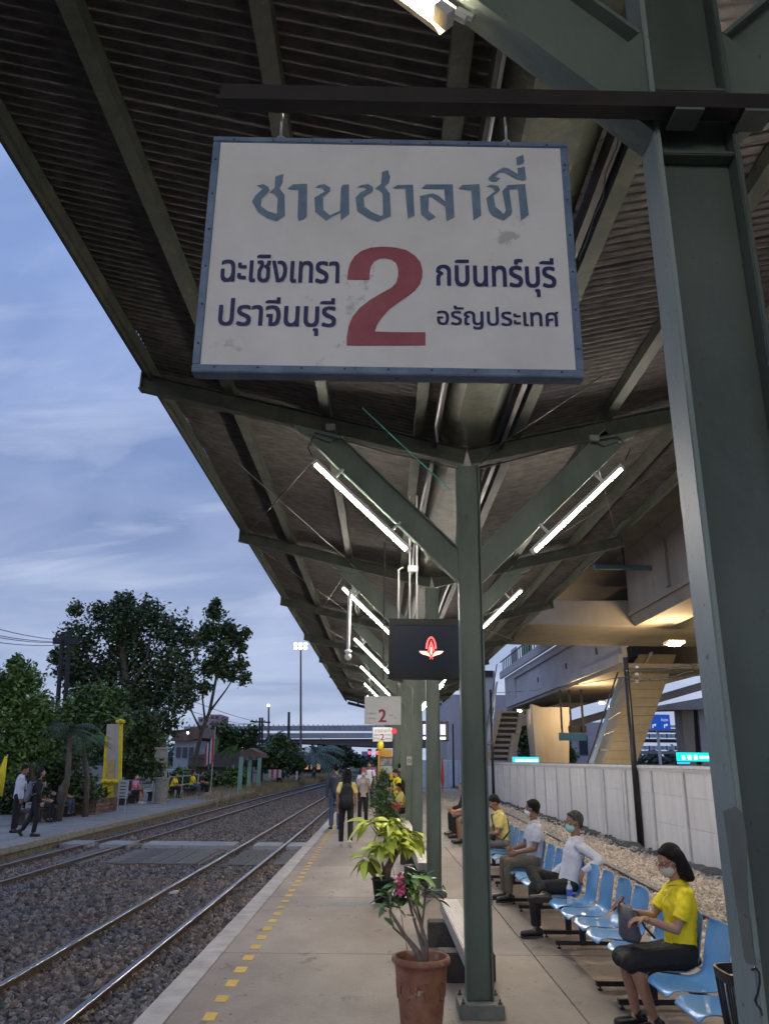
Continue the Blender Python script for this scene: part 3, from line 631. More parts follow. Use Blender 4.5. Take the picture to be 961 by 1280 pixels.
# conduits, junction boxes and loose cables under the roof
cdt = empty('conduit', (.52, 4, 4.62), 'white conduit running along the left side of the valley gutter', 'conduit')
mb = MB(); mb.tube([(.50, -3, 4.66), (.50, 6.3, 4.66), (.53, 6.5, 4.60)], .011, 8); mb.build('pipe', WPIPE, cdt, smooth=True)
mb = MB(); mb.tube([(.50, 7.2, 4.60), (.46, 8.3, 4.45), (.44, 9.2, 4.30), (.44, 9.6, 4.1)], .011, 8); mb.build('pipe', WPIPE, cdt, smooth=True)
for (a, b, l) in ((428, 536, 'left'), (742, 548, 'right')):
    p = atY(a if l == 'right' else 413, b if l == 'right' else 534, 6.72)
    mb = MB(); mb.box((p.x-.045, 6.70, p.z-.03), (p.x+.045, 6.75, p.z+.03)); tag(mb.build('junction_box', mat('box_grey', (.22, .24, .22), .5), loc=p, bevel=.005), 'small grey junction box on the %s half of the second rafter' % l, 'junction box')
CAB = mat('cable', (.01, .01, .01), .5)
def cable(pts, label, r=.006, sag=0):
    pts = [Vector(p) for p in pts]
    if sag and len(pts) == 2:
        a, b = pts; pts = [a.lerp(b, t/10)-Vector((0, 0, sag*4*(t/10)*(1-t/10))) for t in range(11)]
    mb = MB(); mb.tube(pts, r, 5); o = mb.build('cable', CAB, loc=pts[0]); return tag(o, label, 'cable')
cable([atY(777, 150, 2.6), atY(770, 185, 2.6), atY(757, 215, 2.6), atY(752, 250, 2.6), atY(742, 270, 2.6), atY(733, 300, 2.6), atY(722, 325, 2.6)], 'thin black cable dangling between sign and near column', .0035)
cable([atY(752, 470, 5.8), atY(700, 505, 6.0), atY(655, 535, 6.2), atY(625, 555, 6.4), atY(600, 580, 6.6)], 'black cable slung below the right roof to the second column', .007)
cable([atY(663, 475, 6), atY(655, 500, 6.1), atY(640, 520, 6.2), atY(632, 545, 6.3), atY(622, 560, 6.4)], 'wavy thin cable hanging beside the valley gutter', .005)
cable([atY(600, 600, 6.9), atY(596, 640, 7.2), atY(604, 690, 7.6)], 'short black cable beside the top of the second column', .005)
cable([(cx(6.8)-.1, 6.74, 4.44), (.1, 6.74, 4.58), (-.3, 6.74, 4.70), (-.6, 6.74, 4.78), (-.66, 6.73, 4.62), (-.62, 6.73, 4.54)], 'cable clipped under the left second rafter to its lamp', .007)
cable([(cx(6.8)+.1, 6.74, 4.44), (1.5, 6.74, 4.60), (1.9, 6.74, 4.72), (2.25, 6.74, 4.78), (2.36, 6.73, 4.66), (2.30, 6.73, 4.54)], 'cable clipped under the right second rafter to its lamp', .007)

# ------------------------------------------------------------------ monitor with the red emblem
MY = 8.0
p, q = atY(486, 773, MY), atY(600, 849, MY)
tv = empty('monitor', ((p.x+q.x)/2, MY, p.z), 'black framed monitor showing a glowing red winged emblem', 'monitor')
p0, q0 = atY(491, 781, MY), atY(586, 838, MY)
FRM = mat('tv_frame', (.008, .009, .011), .6, spec=.12)
mb = MB(); mb.box((p.x, MY+.02, q.z), (q.x, MY+.14, p.z)); mb.build('housing', FRM, tv, bevel=.006)
for a_, b_ in (((p.x, MY, p0.z), (q.x, MY+.02, p.z)), ((p.x, MY, q.z), (q.x, MY+.02, q0.z)), ((p.x, MY, q0.z), (p0.x, MY+.02, p0.z)), ((q0.x, MY, q0.z), (q.x, MY+.02, p0.z))):
    mb = MB(); mb.box(a_, b_); mb.build('bezel', FRM, tv)
mb = MB(); mb.box((p0.x, MY+.010, q0.z), (q0.x, MY+.0195, p0.z)); mb.build('screen', mat('screen_dark', (.004, .005, .010), .5, spec=.1, emit=(.03, .04, .065), es=.12), tv)
REDG = mat('emblem_red', (.8, .05, .05), .5, emit=(1.0, .10, .10), es=1.6); PALEG = mat('emblem_pale', (.9, .6, .4), .5, emit=(1.0, .50, .38), es=1.3)
def em(name, pts, m, dy):
    pts = [(500+x/12.01, 770+y/12.01) for x, y in pts]; flat_poly(name, pts, m, tv, MY+.008-dy)
def arc(cx_, cy_, rx, ry, a0, a1, w, n=14):
    o = [(cx_+rx*math.cos(t), cy_-ry*math.sin(t)) for t in np.linspace(a0, a1, n)]; i = [(cx_+(rx-w)*math.cos(t), cy_-(ry-w)*math.sin(t)) for t in np.linspace(a1, a0, n)]
    return o+i
em('emblem', arc(465, 520, 84, 212, R(8), R(172), 26), REDG, 0)
em('emblem', [(465,360),(505,470),(520,530),(490,530),(480,480),(465,440),(450,480),(440,530),(412,530),(428,470)], REDG, .001)
em('emblem', [(455,470),(475,470),(480,560),(470,580),(460,580),(452,560)], PALEG, .002)
em('emblem', [(395,520),(440,560),(465,600),(492,560),(540,520),(545,550),(500,600),(465,632),(432,600),(390,550)], REDG, .001)
em('emblem', [(284,526),(380,526),(430,560),(448,610),(400,590),(340,575),(305,552)], PALEG, .003)
em('emblem', [(652,526),(550,526),(506,560),(488,610),(536,590),(596,575),(630,552)], PALEG, .003)
for xx in (446, 482): em('emblem', [(xx, 628), (xx+10, 628), (xx+10, 650), (xx, 650)], REDG, .002)
for s_, (a_, b_) in enumerate((((505, 710), (498, 773)), ((515, 712), (512, 773)), ((524, 718), (521, 773)))):
    u_, v_ = atY(a_[0], a_[1], MY+.06), atY(b_[0], b_[1], MY+.06); 
    mb = MB(); mb.tube([(v_.x, MY+.06, p.z), (v_.x, MY+.06, u_.z-.02), (v_.x+.03, MY+.06, u_.z), (v_.x+.05, MY+.06, u_.z+.005)] if s_ == 0 else [(v_.x, MY+.06, p.z), (v_.x, MY+.06, 4.62)], .010, 6); mb.build('hanger_pipe', WPIPE, tv, smooth=True)
jb = atY(516, 711, MY+.06); mb = MB(); mb.box((jb.x-.055, MY+.03, jb.z-.035), (jb.x+.055, MY+.09, jb.z+.03)); mb.build('junction_box', WPIPE, tv, bevel=.005)

# cctv on a drop pole
cc = empty('cctv_camera', (-.35, 12.15, 3.0), 'white cctv camera on a thin drop pole left of the monitor', 'camera')
a, b = atY(437, 745, 12.15), atY(437, 815, 12.15)
mb = MB(); mb.tube([(a.x, 12.15, a.z+.1), (a.x, 12.15, b.z)], .028, 8); mb.build('pole', mat('pole_grey', (.38, .39, .38), .5), cc)
mb = MB(); mb.lathe([(0, .03), (.05, .03), (.055, -.005), (.03, -.02), (.0, -.02)], 16, (a.x, 12.15, b.z)); mb.ball((a.x, 12.15, b.z-.07), (.055, .055, .06)); mb.build('dome', mat('cctv_white', (.6, .6, .6), .4), cc, smooth=True)
# small second hanging pole and far screens
for xpx, y_, lab in ((479.5, 11.0, 'thin pipe dropping from the roof left of the monitor'), (531, 16, 'thin pipe dropping from the roof just right of the third column')):
    a = atY(xpx, 790, y_); mb = MB(); mb.tube([(a.x, y_, 4.9), (a.x, y_, atY(xpx, 850, y_).z)], .011, 6); tag(mb.build('drop_pipe', STEEL, loc=a), lab, 'pipe')
def screen(px0, py0, px1, py1, y, label, em_):
    a, b = atY(px0, py0, y), atY(px1, py1, y)
    s = empty('screen_display', ((a.x+b.x)/2, y, a.z), label, 'screen')
    mb = MB(); mb.box((a.x, y, b.z), (b.x, y+.1, a.z)); mb.build('housing', BLKP, s)
    w, h = b.x-a.x, a.z-b.z
    mb = MB(); mb.box((a.x+.07*w, y-.006, b.z+.32*h), (b.x-.12*w, y-.001, a.z-.16*h)); mb.build('picture', mat('scr_'+label[:4], (.2, .2, .3), .3, emit=em_, es=1.3), s)
    mb = MB(); mb.box((a.x+.07*w, y-.006, b.z+.10*h), (b.x-.12*w, y-.001, b.z+.22*h)); mb.build('text_strip', mat('scr_white', (.8, .8, .9), .3, emit=(.85, .88, 1), es=1.5), s)
    mb = MB(); mb.tube([((a.x+b.x)/2, y+.05, a.z), ((a.x+b.x)/2, y+.05, 4.9)], .015, 6); mb.build('hanger', DARK, s)
screen(526, 901, 561, 927, 20.5, 'lit display with purple sunset picture behind the third column', (.55, .5, .95))
# ------------------------------------------------------------------ blue seats on beam benches
def seat_mesh():
    prof = [(0, .395), (.015, .412), (.06, .422), (.16, .412), (.28, .402), (.36, .410), (.41, .445), (.44, .50), (.465, .58), (.490, .67), (.512, .75), (.520, .785), (.515, .80)]
    wid = [.40, .43, .445, .445, .44, .43, .42, .42, .425, .425, .41, .36, .30]
    n = 12; vs = []
    for (x, z), w in zip(prof, wid):
        back = min(1, max(0, (z-.43)/.2))
        for k in range(n+1):
            t = k/n*2-1; e = abs(t)**2.5
            vs.append((x-.035*e*back+(.012*e if x < .05 else 0), t*w/2, z+(.018*e*(1-back) if x > .05 else -.012*e)))
    fs = [(i*(n+1)+k, i*(n+1)+k+1, (i+1)*(n+1)+k+1, (i+1)*(n+1)+k) for i in range(len(prof)-1) for k in range(n)]
    q = MB(); q.add(vs, fs); me = q.mesh('seat', SEAT)
    me = evald(me, [('SOLIDIFY', dict(thickness=.011, offset=0)), ('SUBSURF', dict(levels=1))]); me.name = 'seat'; me.materials.clear(); me.materials.append(SEAT); me.shade_smooth(); return me
SEATM = seat_mesh()
def t_leg():
    q = MB(); q.box((.27, -.022, .03), (.33, .022, .34)); q.box((.02, -.025, .035), (.60, .025, .075))
    return q.mesh('leg', BLACK)
LEGM = t_leg(); q = MB(); q.lathe([(0, 0), (.02, 0), (.02, .012), (.008, .016), (.008, .04)], 10); KNOB = q.mesh('foot_knob', BLACK)
def bench(y0, label, n=4, x=1.92, pitch=.515, rx=0):
    b = empty('seat_bench', (x, y0, 0), label, 'bench', 'rows of blue moulded station seats')
    for i in range(n): link('seat', SEATM, b, (random.uniform(-.008, .008), i*pitch, 0))
    mb = MB(); mb.box((x+.27, y0-.2, .335), (x+.33, y0+(n-1)*pitch+.2, .385)); mb.build('beam', BLACK, b)
    for yy in (-.02, (n-1)*pitch-.02):
        l = link('leg', LEGM, b, (0, yy, 0))
        for xx in (.05, .57): link('foot_knob', KNOB, l, (xx, 0, 0))
    return b
bench(5.47, 'nearest bench of four blue seats, woman in yellow on it', x=1.93)
bench(7.54, 'second blue bench, empty seats between the woman and the old man', x=1.90)
bench(9.62, 'third blue bench under the old man in white', x=1.88)
bench(11.7, 'fourth blue bench under the man in white polo', x=1.88)
bench(13.9, 'fifth blue bench by the man in pale yellow', x=1.9)

# ------------------------------------------------------------------ timber benches between the columns
def plank_bench(x0, x1, y0, y1, label):
    b = empty('timber_bench', ((x0+x1)/2, y0, 0), label, 'bench')
    mb = MB(); mb.box((x0, y0, .235), (x1, y1, .36)); mb.build('seat_plank', WOOD, b, bevel=.008)
    for y in (y0+.85, y1-.55):
        mb = MB(); mb.box((x0-.17, y-.10, 0), (x1+.13, y+.14, .233)); mb.build('support_block', WOODD, b, bevel=.012)
plank_bench(.76, .96, 6.95, 9.7, 'timber bench of worn plank on dark blocks behind the nearest potted shrub')
plank_bench(.68, .92, 12.9, 16.4, 'timber bench between the third and fourth columns')
plank_bench(.68, .92, 18.5, 21.8, 'dark timber bench beyond the fourth column')

# ------------------------------------------------------------------ bin by the near column
bx, by = 2.135, 4.92
bn = empty('waste_bin', (bx, by, 0), 'black slatted plastic waste bin beside the near column', 'bin')
def rsq(r, z, n=28, e=.55):
    return [(bx+r*math.copysign(abs(math.cos(t))**e, math.cos(t)), by+r*math.copysign(abs(math.sin(t))**e, math.sin(t)), z) for t in np.linspace(0, 2*math.pi, n, endpoint=False)]
for z, r, h in ((.69, .175, .055), (.03, .125, .04)):
    mb = MB(); n = 28; o0, o1, i0, i1 = rsq(r, z), rsq(r+.006, z+h), rsq(r-.012, z), rsq(r-.010, z+h)
    mb.add(o0+o1+i0+i1, [f for k in range(n) for f in ((k, (k+1)%n, n+(k+1)%n, n+k), (2*n+k, 3*n+k, 3*n+(k+1)%n, 2*n+(k+1)%n), (n+k, n+(k+1)%n, 3*n+(k+1)%n, 3*n+k), (k, 2*n+k, 2*n+(k+1)%n, (k+1)%n))]); mb.build('rim' if z > .3 else 'base', BLKP, bn)
a_, b_ = rsq(.172, .69, 44), rsq(.122, .06, 44)
for k in range(44):
    mb = MB(); mb.tube([b_[k], a_[k]], .0045, 4); mb.build('slat', BLKP, bn)
for z, r in ((.22, .137), (.40, .154)):
    p = rsq(r, z, 44); mb = MB(); mb.tube(p+[p[0]], .005, 4, cap=False); mb.build('ring', BLKP, bn)
BAGM = mat('bin_bag', (.05, .05, .05), .4, spots=(9, .55, (.35, .36, .33)), c2=(.1, .1, .1), bump=.8, bscale=18)
mb = MB(); mb.loft([((bx, by, .30), (.10, 0, 0), (0, .10, 0)), ((bx, by, .5), (.14, 0, 0), (0, .14, 0)), ((bx, by, .66), (.15, .01, 0), (0, .15, .02)), ((bx, by, .69), (.09, 0, .02), (0, .1, -.01))], 24); mb.build('litter', BAGM, bn, smooth=True)

# ------------------------------------------------------------------ people
SKIN = [mat('skin_warm', (.36, .19, .12), .5, c2=(.40, .22, .14), scale=9), mat('skin_tan', (.24, .12, .072), .5, c2=(.28, .145, .09), scale=9)]
HAIRB = mat('hair_black', (.005, .0045, .0045), .5, c2=(.012, .010, .009), scale=4, bump=1.0, bscale=26, stretch=(5, 5, .4), spec=.22)
HAIRG = mat('hair_grey', (.11, .105, .10), .7, c2=(.025, .025, .025), scale=22, bump=.9, bscale=50, stretch=(3, 3, .6), spec=.2)
SHOEB = mat('shoe_black', (.012, .011, .011), .35); SHOEW = mat('shoe_white', (.6, .6, .6), .5); SOLE = mat('sole', (.05, .045, .04), .7)
def cloth(n, c, rough=.85, k=1.25): return mat(n, c, rough, c2=tuple(min(.9, x*k) for x in c), scale=7, bump=.55, bscale=9, stretch=(1, 1, .7))
EYEW = mat('eye_white', (.6, .58, .55), .2); EYEB = mat('eye_dark', (.01, .008, .006), .15)
def V(*a): return Vector(a)
def capsule(mb, p, q, r0, r1, n=10):
    mb.tube([p, p.lerp(q, .35), p.lerp(q, .7), q], [r0, r0*.65+r1*.35, r0*.3+r1*.7, r1], n); mb.ball(p, r0, n, 6); mb.ball(q, r1, n, 6)
def person(label, loc, rz, H=1.68, pose='stand', hip=None, lean=(0, .02, 1), legs=None, arms=None, head=(0, 0), skin=0, hair='short', hairm=None,
           top=None, sleeve='short', bottom=None, skirt=False, shorts=False, shoe=None, mask=None, glasses=False, hat=None, vx=.012, pack=None, tie=None, bag=None, fem=False, group=None, collar=True, phone=None, feet=None, extra=None):
    s = H/1.7
    base = empty('person', loc, label, 'person', group, rz=rz)
    sk = SKIN[skin]; hm = hairm or HAIRB; shm = shoe or SHOEB
    zh = hip if hip is not None else .90*s
    p0 = V(0, 0, zh); t = V(*lean).normalized(); side = V(1, 0, 0); fw = (side.cross(t))*-1   # forward
    fw = t.cross(side)*-1 if t.cross(side).y < 0 else t.cross(side)
    sw = (.165 if fem else .190)*s
    nb = p0+t*.50*s; sh = {1: nb-t*.055*s+side*sw, -1: nb-t*.055*s-side*sw}
    hp = {1: p0+side*.088*s, -1: p0-side*.088*s}
    legs = legs or [((.04, .02, -1), (.0, -.02, -1)), ((-.04, .02, -1), (0, -.02, -1))]
    arms = arms or [((.18, .02, -1), (.05, .15, -1)), ((-.18, .02, -1), (-.05, .15, -1))]
    B = MB()
    # torso core, neck, head
    B.loft([(p0-t*.04*s, side*.13*s, fw*.095*s), (p0+t*.2*s, side*.115*s, fw*.085*s), (p0+t*.36*s, side*.14*s, fw*.10*s), (p0+t*.47*s, side*.12*s, fw*.07*s), (nb, side*.05*s, fw*.05*s)], 16)
    yaw, pit = head
    hd = (t*.5+V(0, .10, .9)).normalized()
    Mh = Matrix.Rotation(R(yaw), 3, 'Z') @ Matrix.Rotation(R(pit), 3, 'X')
    hc = nb+hd*.088*s+Mh @ V(0, .022, .095)*s
    def hv(x, y, z): return hc+Mh @ V(x, y, z)*s
    capsule(B, nb-t*.03*s, nb.lerp(hc, .55), .058*s, .050*s)
    B.ball(hc+Mh @ V(0, -.012, .022)*s, (.076*s, .094*s, .092*s), 18, 12, Mh)
    B.ball(hv(0, .022, -.045), (.056*s, .066*s, .068*s), 16, 10, Mh)
    B.ball(hv(0, .062, -.092), (.024*s, .020*s, .018*s), 8, 6, Mh)
    capsule(B, hv(0, .085, .012), hv(0, .104, -.022), .010*s, .015*s, 8)
    for e in (-1, 1):
        B.ball(hv(e*.077, -.008, -.010), (.010*s, .020*s, .031*s), 8, 6, Mh)
        B.ball(hv(e*.034, .060, -.018), (.022*s, .018*s, .018*s), 8, 6, Mh)
        capsule(B, hv(e*.016, .081, .026), hv(e*.046, .070, .028), .009*s, .007*s, 6)
    B.ball(hv(0, .083, -.052), (.020*s, .009*s, .006*s), 8, 6, Mh); B.ball(hv(0, .081, -.063), (.018*s, .009*s, .006*s), 8, 6, Mh)
    # legs
    fp = {}
    joints = {}
    for i, e in enumerate((1, -1)):
        a, b = V(*legs[i][0]).normalized(), V(*legs[i][1]).normalized()
        k = hp[e]+a*.42*s; an = k+b*.40*s; joints[('k', e)] = k; joints[('a', e)] = an
        capsule(B, hp[e], k, .078*s, .052*s); capsule(B, k, k.lerp(an, .3)-b.cross(side)*0, .052*s, .054*s); capsule(B, k.lerp(an, .3), an, .052*s, .034*s)
        fd = V(*(feet[i] if feet else (e*.12, 1, -.05))).normalized(); up = (-b-fd*(-b).dot(fd)).normalized()
        heel = an-up*.045*s-fd*.045*s; toe = an-up*.055*s+fd*.15*s; fp[e] = (heel, toe, fd, up, an)
        B.tube([an, an-up*.04*s+fd*.03*s], [.034*s, .03*s], 8); capsule(B, heel, toe, .030*s, .024*s)
    # arms and hands
    hands = {}
    for i, e in enumerate((1, -1)):
        a, b = V(*arms[i][0]).normalized(), V(*arms[i][1]).normalized()
        el = sh[e]+a*.275*s; wr = el+b*.245*s; joints[('e', e)] = el; joints[('w', e)] = wr
        k = .88 if fem else 1
        capsule(B, sh[e]-side*e*.01, el, .050*s*k, .038*s*k); capsule(B, el, el.lerp(wr, .3), .038*s*k, .040*s*k); capsule(B, el.lerp(wr, .3), wr, .039*s*k, .025*s*k)
        hdv = V(*arms[i][2]).normalized() if len(arms[i]) > 2 else b
        pn = V(*arms[i][3]).normalized() if len(arms[i]) > 3 else V(-e, 0, 0)       # palm normal
        pn = (pn-hdv*pn.dot(hdv)).normalized(); th = hdv.cross(pn)*(1 if hdv.cross(pn).dot(V(0, 1, .6)) > 0 else -1)
        hands[e] = (wr, hdv, pn, th)
        M3 = Matrix((th, hdv, pn)).transposed()
        B.ball(wr+hdv*.045*s, (.040*s, .052*s, .017*s), 10, 8, M3)
        rr = max(.0085*s, vx*.95)
        for f, (o, L) in enumerate(((.030, .068), (.010, .078), (-.010, .072), (-.029, .056))):
            q0 = wr+hdv*.082*s+th*o*s; q1 = q0+(hdv*.85+pn*.40).normalized()*L*.5*s; q2 = q1+(hdv*.35+pn*.9).normalized()*L*.5*s
            capsule(B, wr+hdv*.05*s+th*o*s, q0, rr, rr, 7); capsule(B, q0, q1, rr, rr*.95, 7); capsule(B, q1, q2, rr*.95, rr*.85, 7)
        q0 = wr+hdv*.025*s+th*.032*s; q1 = q0+(hdv*.6+th*.6+pn*.35).normalized()*.036*s; q2 = q1+(hdv*.8+th*.1+pn*.5).normalized()*.03*s
        capsule(B, q0, q1, rr*1.15, rr, 7); capsule(B, q1, q2, rr, rr*.85, 7)
    link('body', vox(B, 'body', sk, vx*.8 if vx > .008 else vx, 3), base)
    # top
    C = MB(); f_ = .93 if fem else 1.0
    C.loft([(p0-t*.07*s+fw*.0, side*.165*s*f_, fw*.125*s), (p0+t*.10*s, side*.152*s*f_, fw*.120*s), (p0+t*.22*s, side*.152*s*f_, fw*.118*s), (p0+t*.34*s, side*.172*s*f_, fw*.125*s+fw*(.012*s if fem else 0)), (p0+t*.43*s, side*.172*s*f_, fw*.110*s), (p0+t*.485*s, side*.12*s, fw*.075*s), (nb+t*.015*s, side*.060*s, fw*.058*s)], 24)
    for i, e in enumerate((1, -1)):
        a, b = V(*arms[i][0]).normalized(), V(*arms[i][1]).normalized(); el, wr = joints[('e', e)], joints[('w', e)]
        C.ball(sh[e]-side*e*.015*s, .064*s*f_, 12, 8)
        if sleeve == 'short':
            m_ = sh[e].lerp(el, .72); C.tube([sh[e]-side*e*.02*s, sh[e].lerp(el, .3), m_], [.062*s*f_, .064*s*f_, .068*s*f_], 14)
        else:
            C.tube([sh[e]-side*e*.02*s, sh[e].lerp(el, .5), el], [.062*s, .056*s, .052*s], 14); C.ball(el, .052*s); C.tube([el, el.lerp(wr, .5), wr+b*.01*s], [.052*s, .046*s, .037*s], 14)
    link('shirt', vox(C, 'shirt', top, vx, 3, fold=.016 if vx < .013 else 0), base)
    if collar:
        q = MB(); n = 20; ring = []
        for k in range(n):
            a = 2*math.pi*k/n+math.pi/2
            o = side*math.cos(a)*.062*s+fw*math.sin(a)*.064*s
            front = max(0, math.sin(a))**3
            ring.append((nb+t*.012*s+o*.95+t*(.030-.028*front)*s, nb+t*.008*s+o*1.32+fw*.02*s*front-t*(.012+.022*front)*s))
        q.add([p for r_ in ring for p in r_], [(2*k, 2*k+1, (2*k+3) % (2*n), (2*k+2) % (2*n)) for k in range(n) if k not in (n-1,)])
        me = q.mesh('collar', top); me = evald(me, [('SOLIDIFY', dict(thickness=.006, offset=0)), ('SUBSURF', dict(levels=1))]); me.materials.clear(); me.materials.append(top); me.shade_smooth(); link('collar', me, base)
    # bottom
    D = MB()
    if skirt:
        D.loft([(p0+t*.10*s, side*.140*s, fw*.112*s), (p0, side*.172*s, fw*.130*s), (p0-t*.06*s, side*.175*s, fw*.14*s)], 20)
        ke = {e: hp[e].lerp(joints[('k', e)], 1.06) for e in (1, -1)}
        for e in (1, -1): capsule(D, hp[e], ke[e], .098*s, .078*s)
        for u_ in (.25, .5, .75): capsule(D, (hp[1].lerp(hp[-1], u_)), (ke[1].lerp(ke[-1], u_)), .094*s, .074*s)
    else:
        D.loft([(p0+t*.11*s, side*.142*s, fw*.108*s), (p0+t*.0, side*.165*s, fw*.122*s), (p0-t*.07*s, side*.150*s, fw*.115*s)], 20)
        for e in (1, -1):
            k, an = joints[('k', e)], joints[('a', e)]
            if shorts: D.tube([hp[e], hp[e].lerp(k, .95)], [.094*s, .085*s], 14); D.ball(hp[e], .094*s)
            else:
                capsule(D, hp[e], k, .092*s, .070*s, 14); D.tube([k, k.lerp(an, .5), an.lerp(k, .04)], [.068*s, .064*s, .058*s], 14)
    link('skirt' if skirt else 'shorts' if shorts else 'trousers', vox(D, 'lower', bottom, vx, 3, fold=.013 if vx < .013 else 0), base)
    # shoes
    for e in (1, -1):
        heel, toe, fd, up, an = fp[e]; q = MB(); capsule(q, heel+up*.004, toe, .039*s, .034*s, 12); q.tube([heel+up*.0+fd*.02*s, an+up*.01], [.042*s, .040*s], 12)
        sdv = fd.cross(up).normalized()
        sh_ = link('shoe', vox(q, 'shoe', shm, max(.006, vx*.7), 2), base)
        q = MB(); M3 = Matrix((sdv, fd, up)).transposed(); c_ = (heel+toe)/2-up*.030*s
        q.prism([c_+M3 @ V(x, y, 0)*s for x, y in ((-.030, -.125), (.030, -.125), (.036, -.04), (.042, .06), (.030, .125), (0, .14), (-.030, .125), (-.042, .06), (-.036, -.04))], up*-.012); link('sole', q.mesh('sole', SHOEW if shm is SHOEW else SOLE), sh_)
    # hair
    q = MB(); L = MB()
    q.ball(hc+Mh @ V(0, -.028, .038)*s, (.085*s, .098*s, .094*s), 18, 12, Mh)
    for e in (-1, 1): q.ball(hv(e*.062, -.022, .012), (.022*s, .045*s, .05*s), 10, 8, Mh)
    q.ball(hv(0, .034, .088), (.055*s, .034*s, .024*s), 12, 8, Mh)
    if hair == 'long':
        for x in (-.070, -.035, 0, .035, .070):
            lo_ = nb+side*x*1.35*s-fw*.030*s+t*.080*s
            capsule(q, hv(x, -.055, .03), lo_, .052*s, .054*s); q.ball(lo_-fw*.02*s-t*.02*s, (.042*s, .042*s, .032*s), 10, 8)
        for e in (-1, 1): capsule(q, hv(e*.072, -.014, .045), nb+side*e*.078*s-fw*.03*s+t*.07*s, .026*s, .034*s)
    elif hair == 'back':
        for x in (-.06, -.02, .02, .06): capsule(q, hv(x, -.06, .03), hv(x, -.085, -.27), .045*s, .040*s)
    else:
        q.ball(hv(0, -.075, -.025), (.060*s, .034*s, .045*s), 10, 8, Mh)
    if hair: link('hair', vox(q, 'hair', hm, max(.007, vx*.8), 2), base)
    if vx <= .013:
        for e in (-1, 1):
            q = MB(); q.ball(hv(e*.032, .071, .006), (.013*s, .009*s, .008*s), 10, 6, Mh); ey = link('eye', q.mesh('eye', EYEW, smooth=True), base)
            q = MB(); q.ball(hv(e*.032, .0785, .006), (.0055*s, .003*s, .0055*s), 8, 6, Mh); link('iris', q.mesh('iris', EYEB, smooth=True), ey)
    if mask:
        q = MB(); q.ball(hv(0, .045, -.052), (.060*s, .064*s, .055*s), 16, 12, Mh); q.ball(hv(0, .092, -.030), (.022*s, .022*s, .03*s), 10, 8, Mh)
        link('face_mask', vox(q, 'face_mask', mask, max(.006, vx*.6), 2), base)
        q = MB()
        for e in (-1, 1): q.tube([hv(e*.054, .055, -.03), hv(e*.078, .01, .012), hv(e*.082, -.02, .005), hv(e*.075, -.005, -.045), hv(e*.055, .04, -.075)], .0022*s, 5)
        link('mask_strap', q.mesh('mask_strap', mask), base)
    if glasses:
        q = MB()
        for e in (-1, 1):
            c_ = hv(e*.033, .098, .002); q.tube([c_+Mh @ V(math.cos(a)*.024, 0, math.sin(a)*.018)*s for a in np.linspace(0, 6.283, 15)], .0026*s, 6, cap=False)
            q.tube([hv(e*.056, .097, .006), hv(e*.080, .06, .012), hv(e*.084, -.01, .014)], .0028*s, 6)
        q.tube([hv(-.010, .102, .006), hv(.010, .102, .006)], .0026*s, 6); link('glasses', q.mesh('glasses', mat('glasses_red', (.08, .012, .02), .3)), base)
    if hat:
        q = MB(); q.ball(hv(0, -.015, .075), (.095*s, .108*s, .065*s), 16, 8, Mh); q.ball(hv(0, .075, .062), (.085*s, .09*s, .014*s), 16, 6, Mh); link('sun_visor', vox(q, 'hat', hat, .008, 2), base)
    if tie:
        q = MB(); a = nb+fw*.075*s-t*.01*s; b = p0+t*.13*s+fw*.132*s
        q.bar(a, a-t*.05*s+fw*.02*s, .035*s, .02*s, up=fw); q.bar(a-t*.05*s+fw*.035*s, b, .055*s, .008*s, up=fw); link('necktie', q.mesh('necktie', tie), base)
    if pack:
        q = MB(); c_ = p0+t*.235*s-fw*.20*s
        M3 = Matrix((side, fw, t)).transposed()
        q.ball(c_, (.155*s, .085*s, .235*s), 16, 12, M3); q.ball(c_-t*.15*s-fw*.03*s, (.165*s, .09*s, .18*s), 14, 10, M3); q.ball(c_+t*.08*s, (.135*s, .078*s, .14*s), 14, 10, M3)
        bp_ = link('backpack', vox(q, 'backpack', pack, max(.01, vx), 3), base)
        q = MB(); q.bar(c_-t*.13*s-fw*.106*s-side*.09*s, c_-t*.13*s-fw*.106*s+side*.09*s, .012*s, .008*s, up=fw); q.tube([c_+t*.06*s-fw*.085*s+side*.12*s*math.cos(a)+t*.13*s*math.sin(a) for a in np.linspace(.1, 3.04, 12)], .004*s, 5); link('zip', q.mesh('zip', mat('zip_grey', (.07, .07, .07), .4)), bp_)
        for e in (-1, 1):
            q = MB(); q.tube([c_+side*e*.09*s+t*.17*s+fw*.03*s, nb-t*.02*s+side*e*.10*s+fw*.0, nb-t*.10*s+side*e*.12*s+fw*.13*s, p0+t*.2*s+side*e*.145*s+fw*.09*s, c_+side*e*.12*s-t*.14*s+fw*.02*s], .016*s, 8); link('shoulder_strap', q.mesh('shoulder_strap', pack, smooth=True), base)
    if extra: extra(base, s, dict(p0=p0, t=t, fw=fw, nb=nb, hc=hc, hands=hands, j=joints, side=side, hv=hv))
    return base, joints, hands

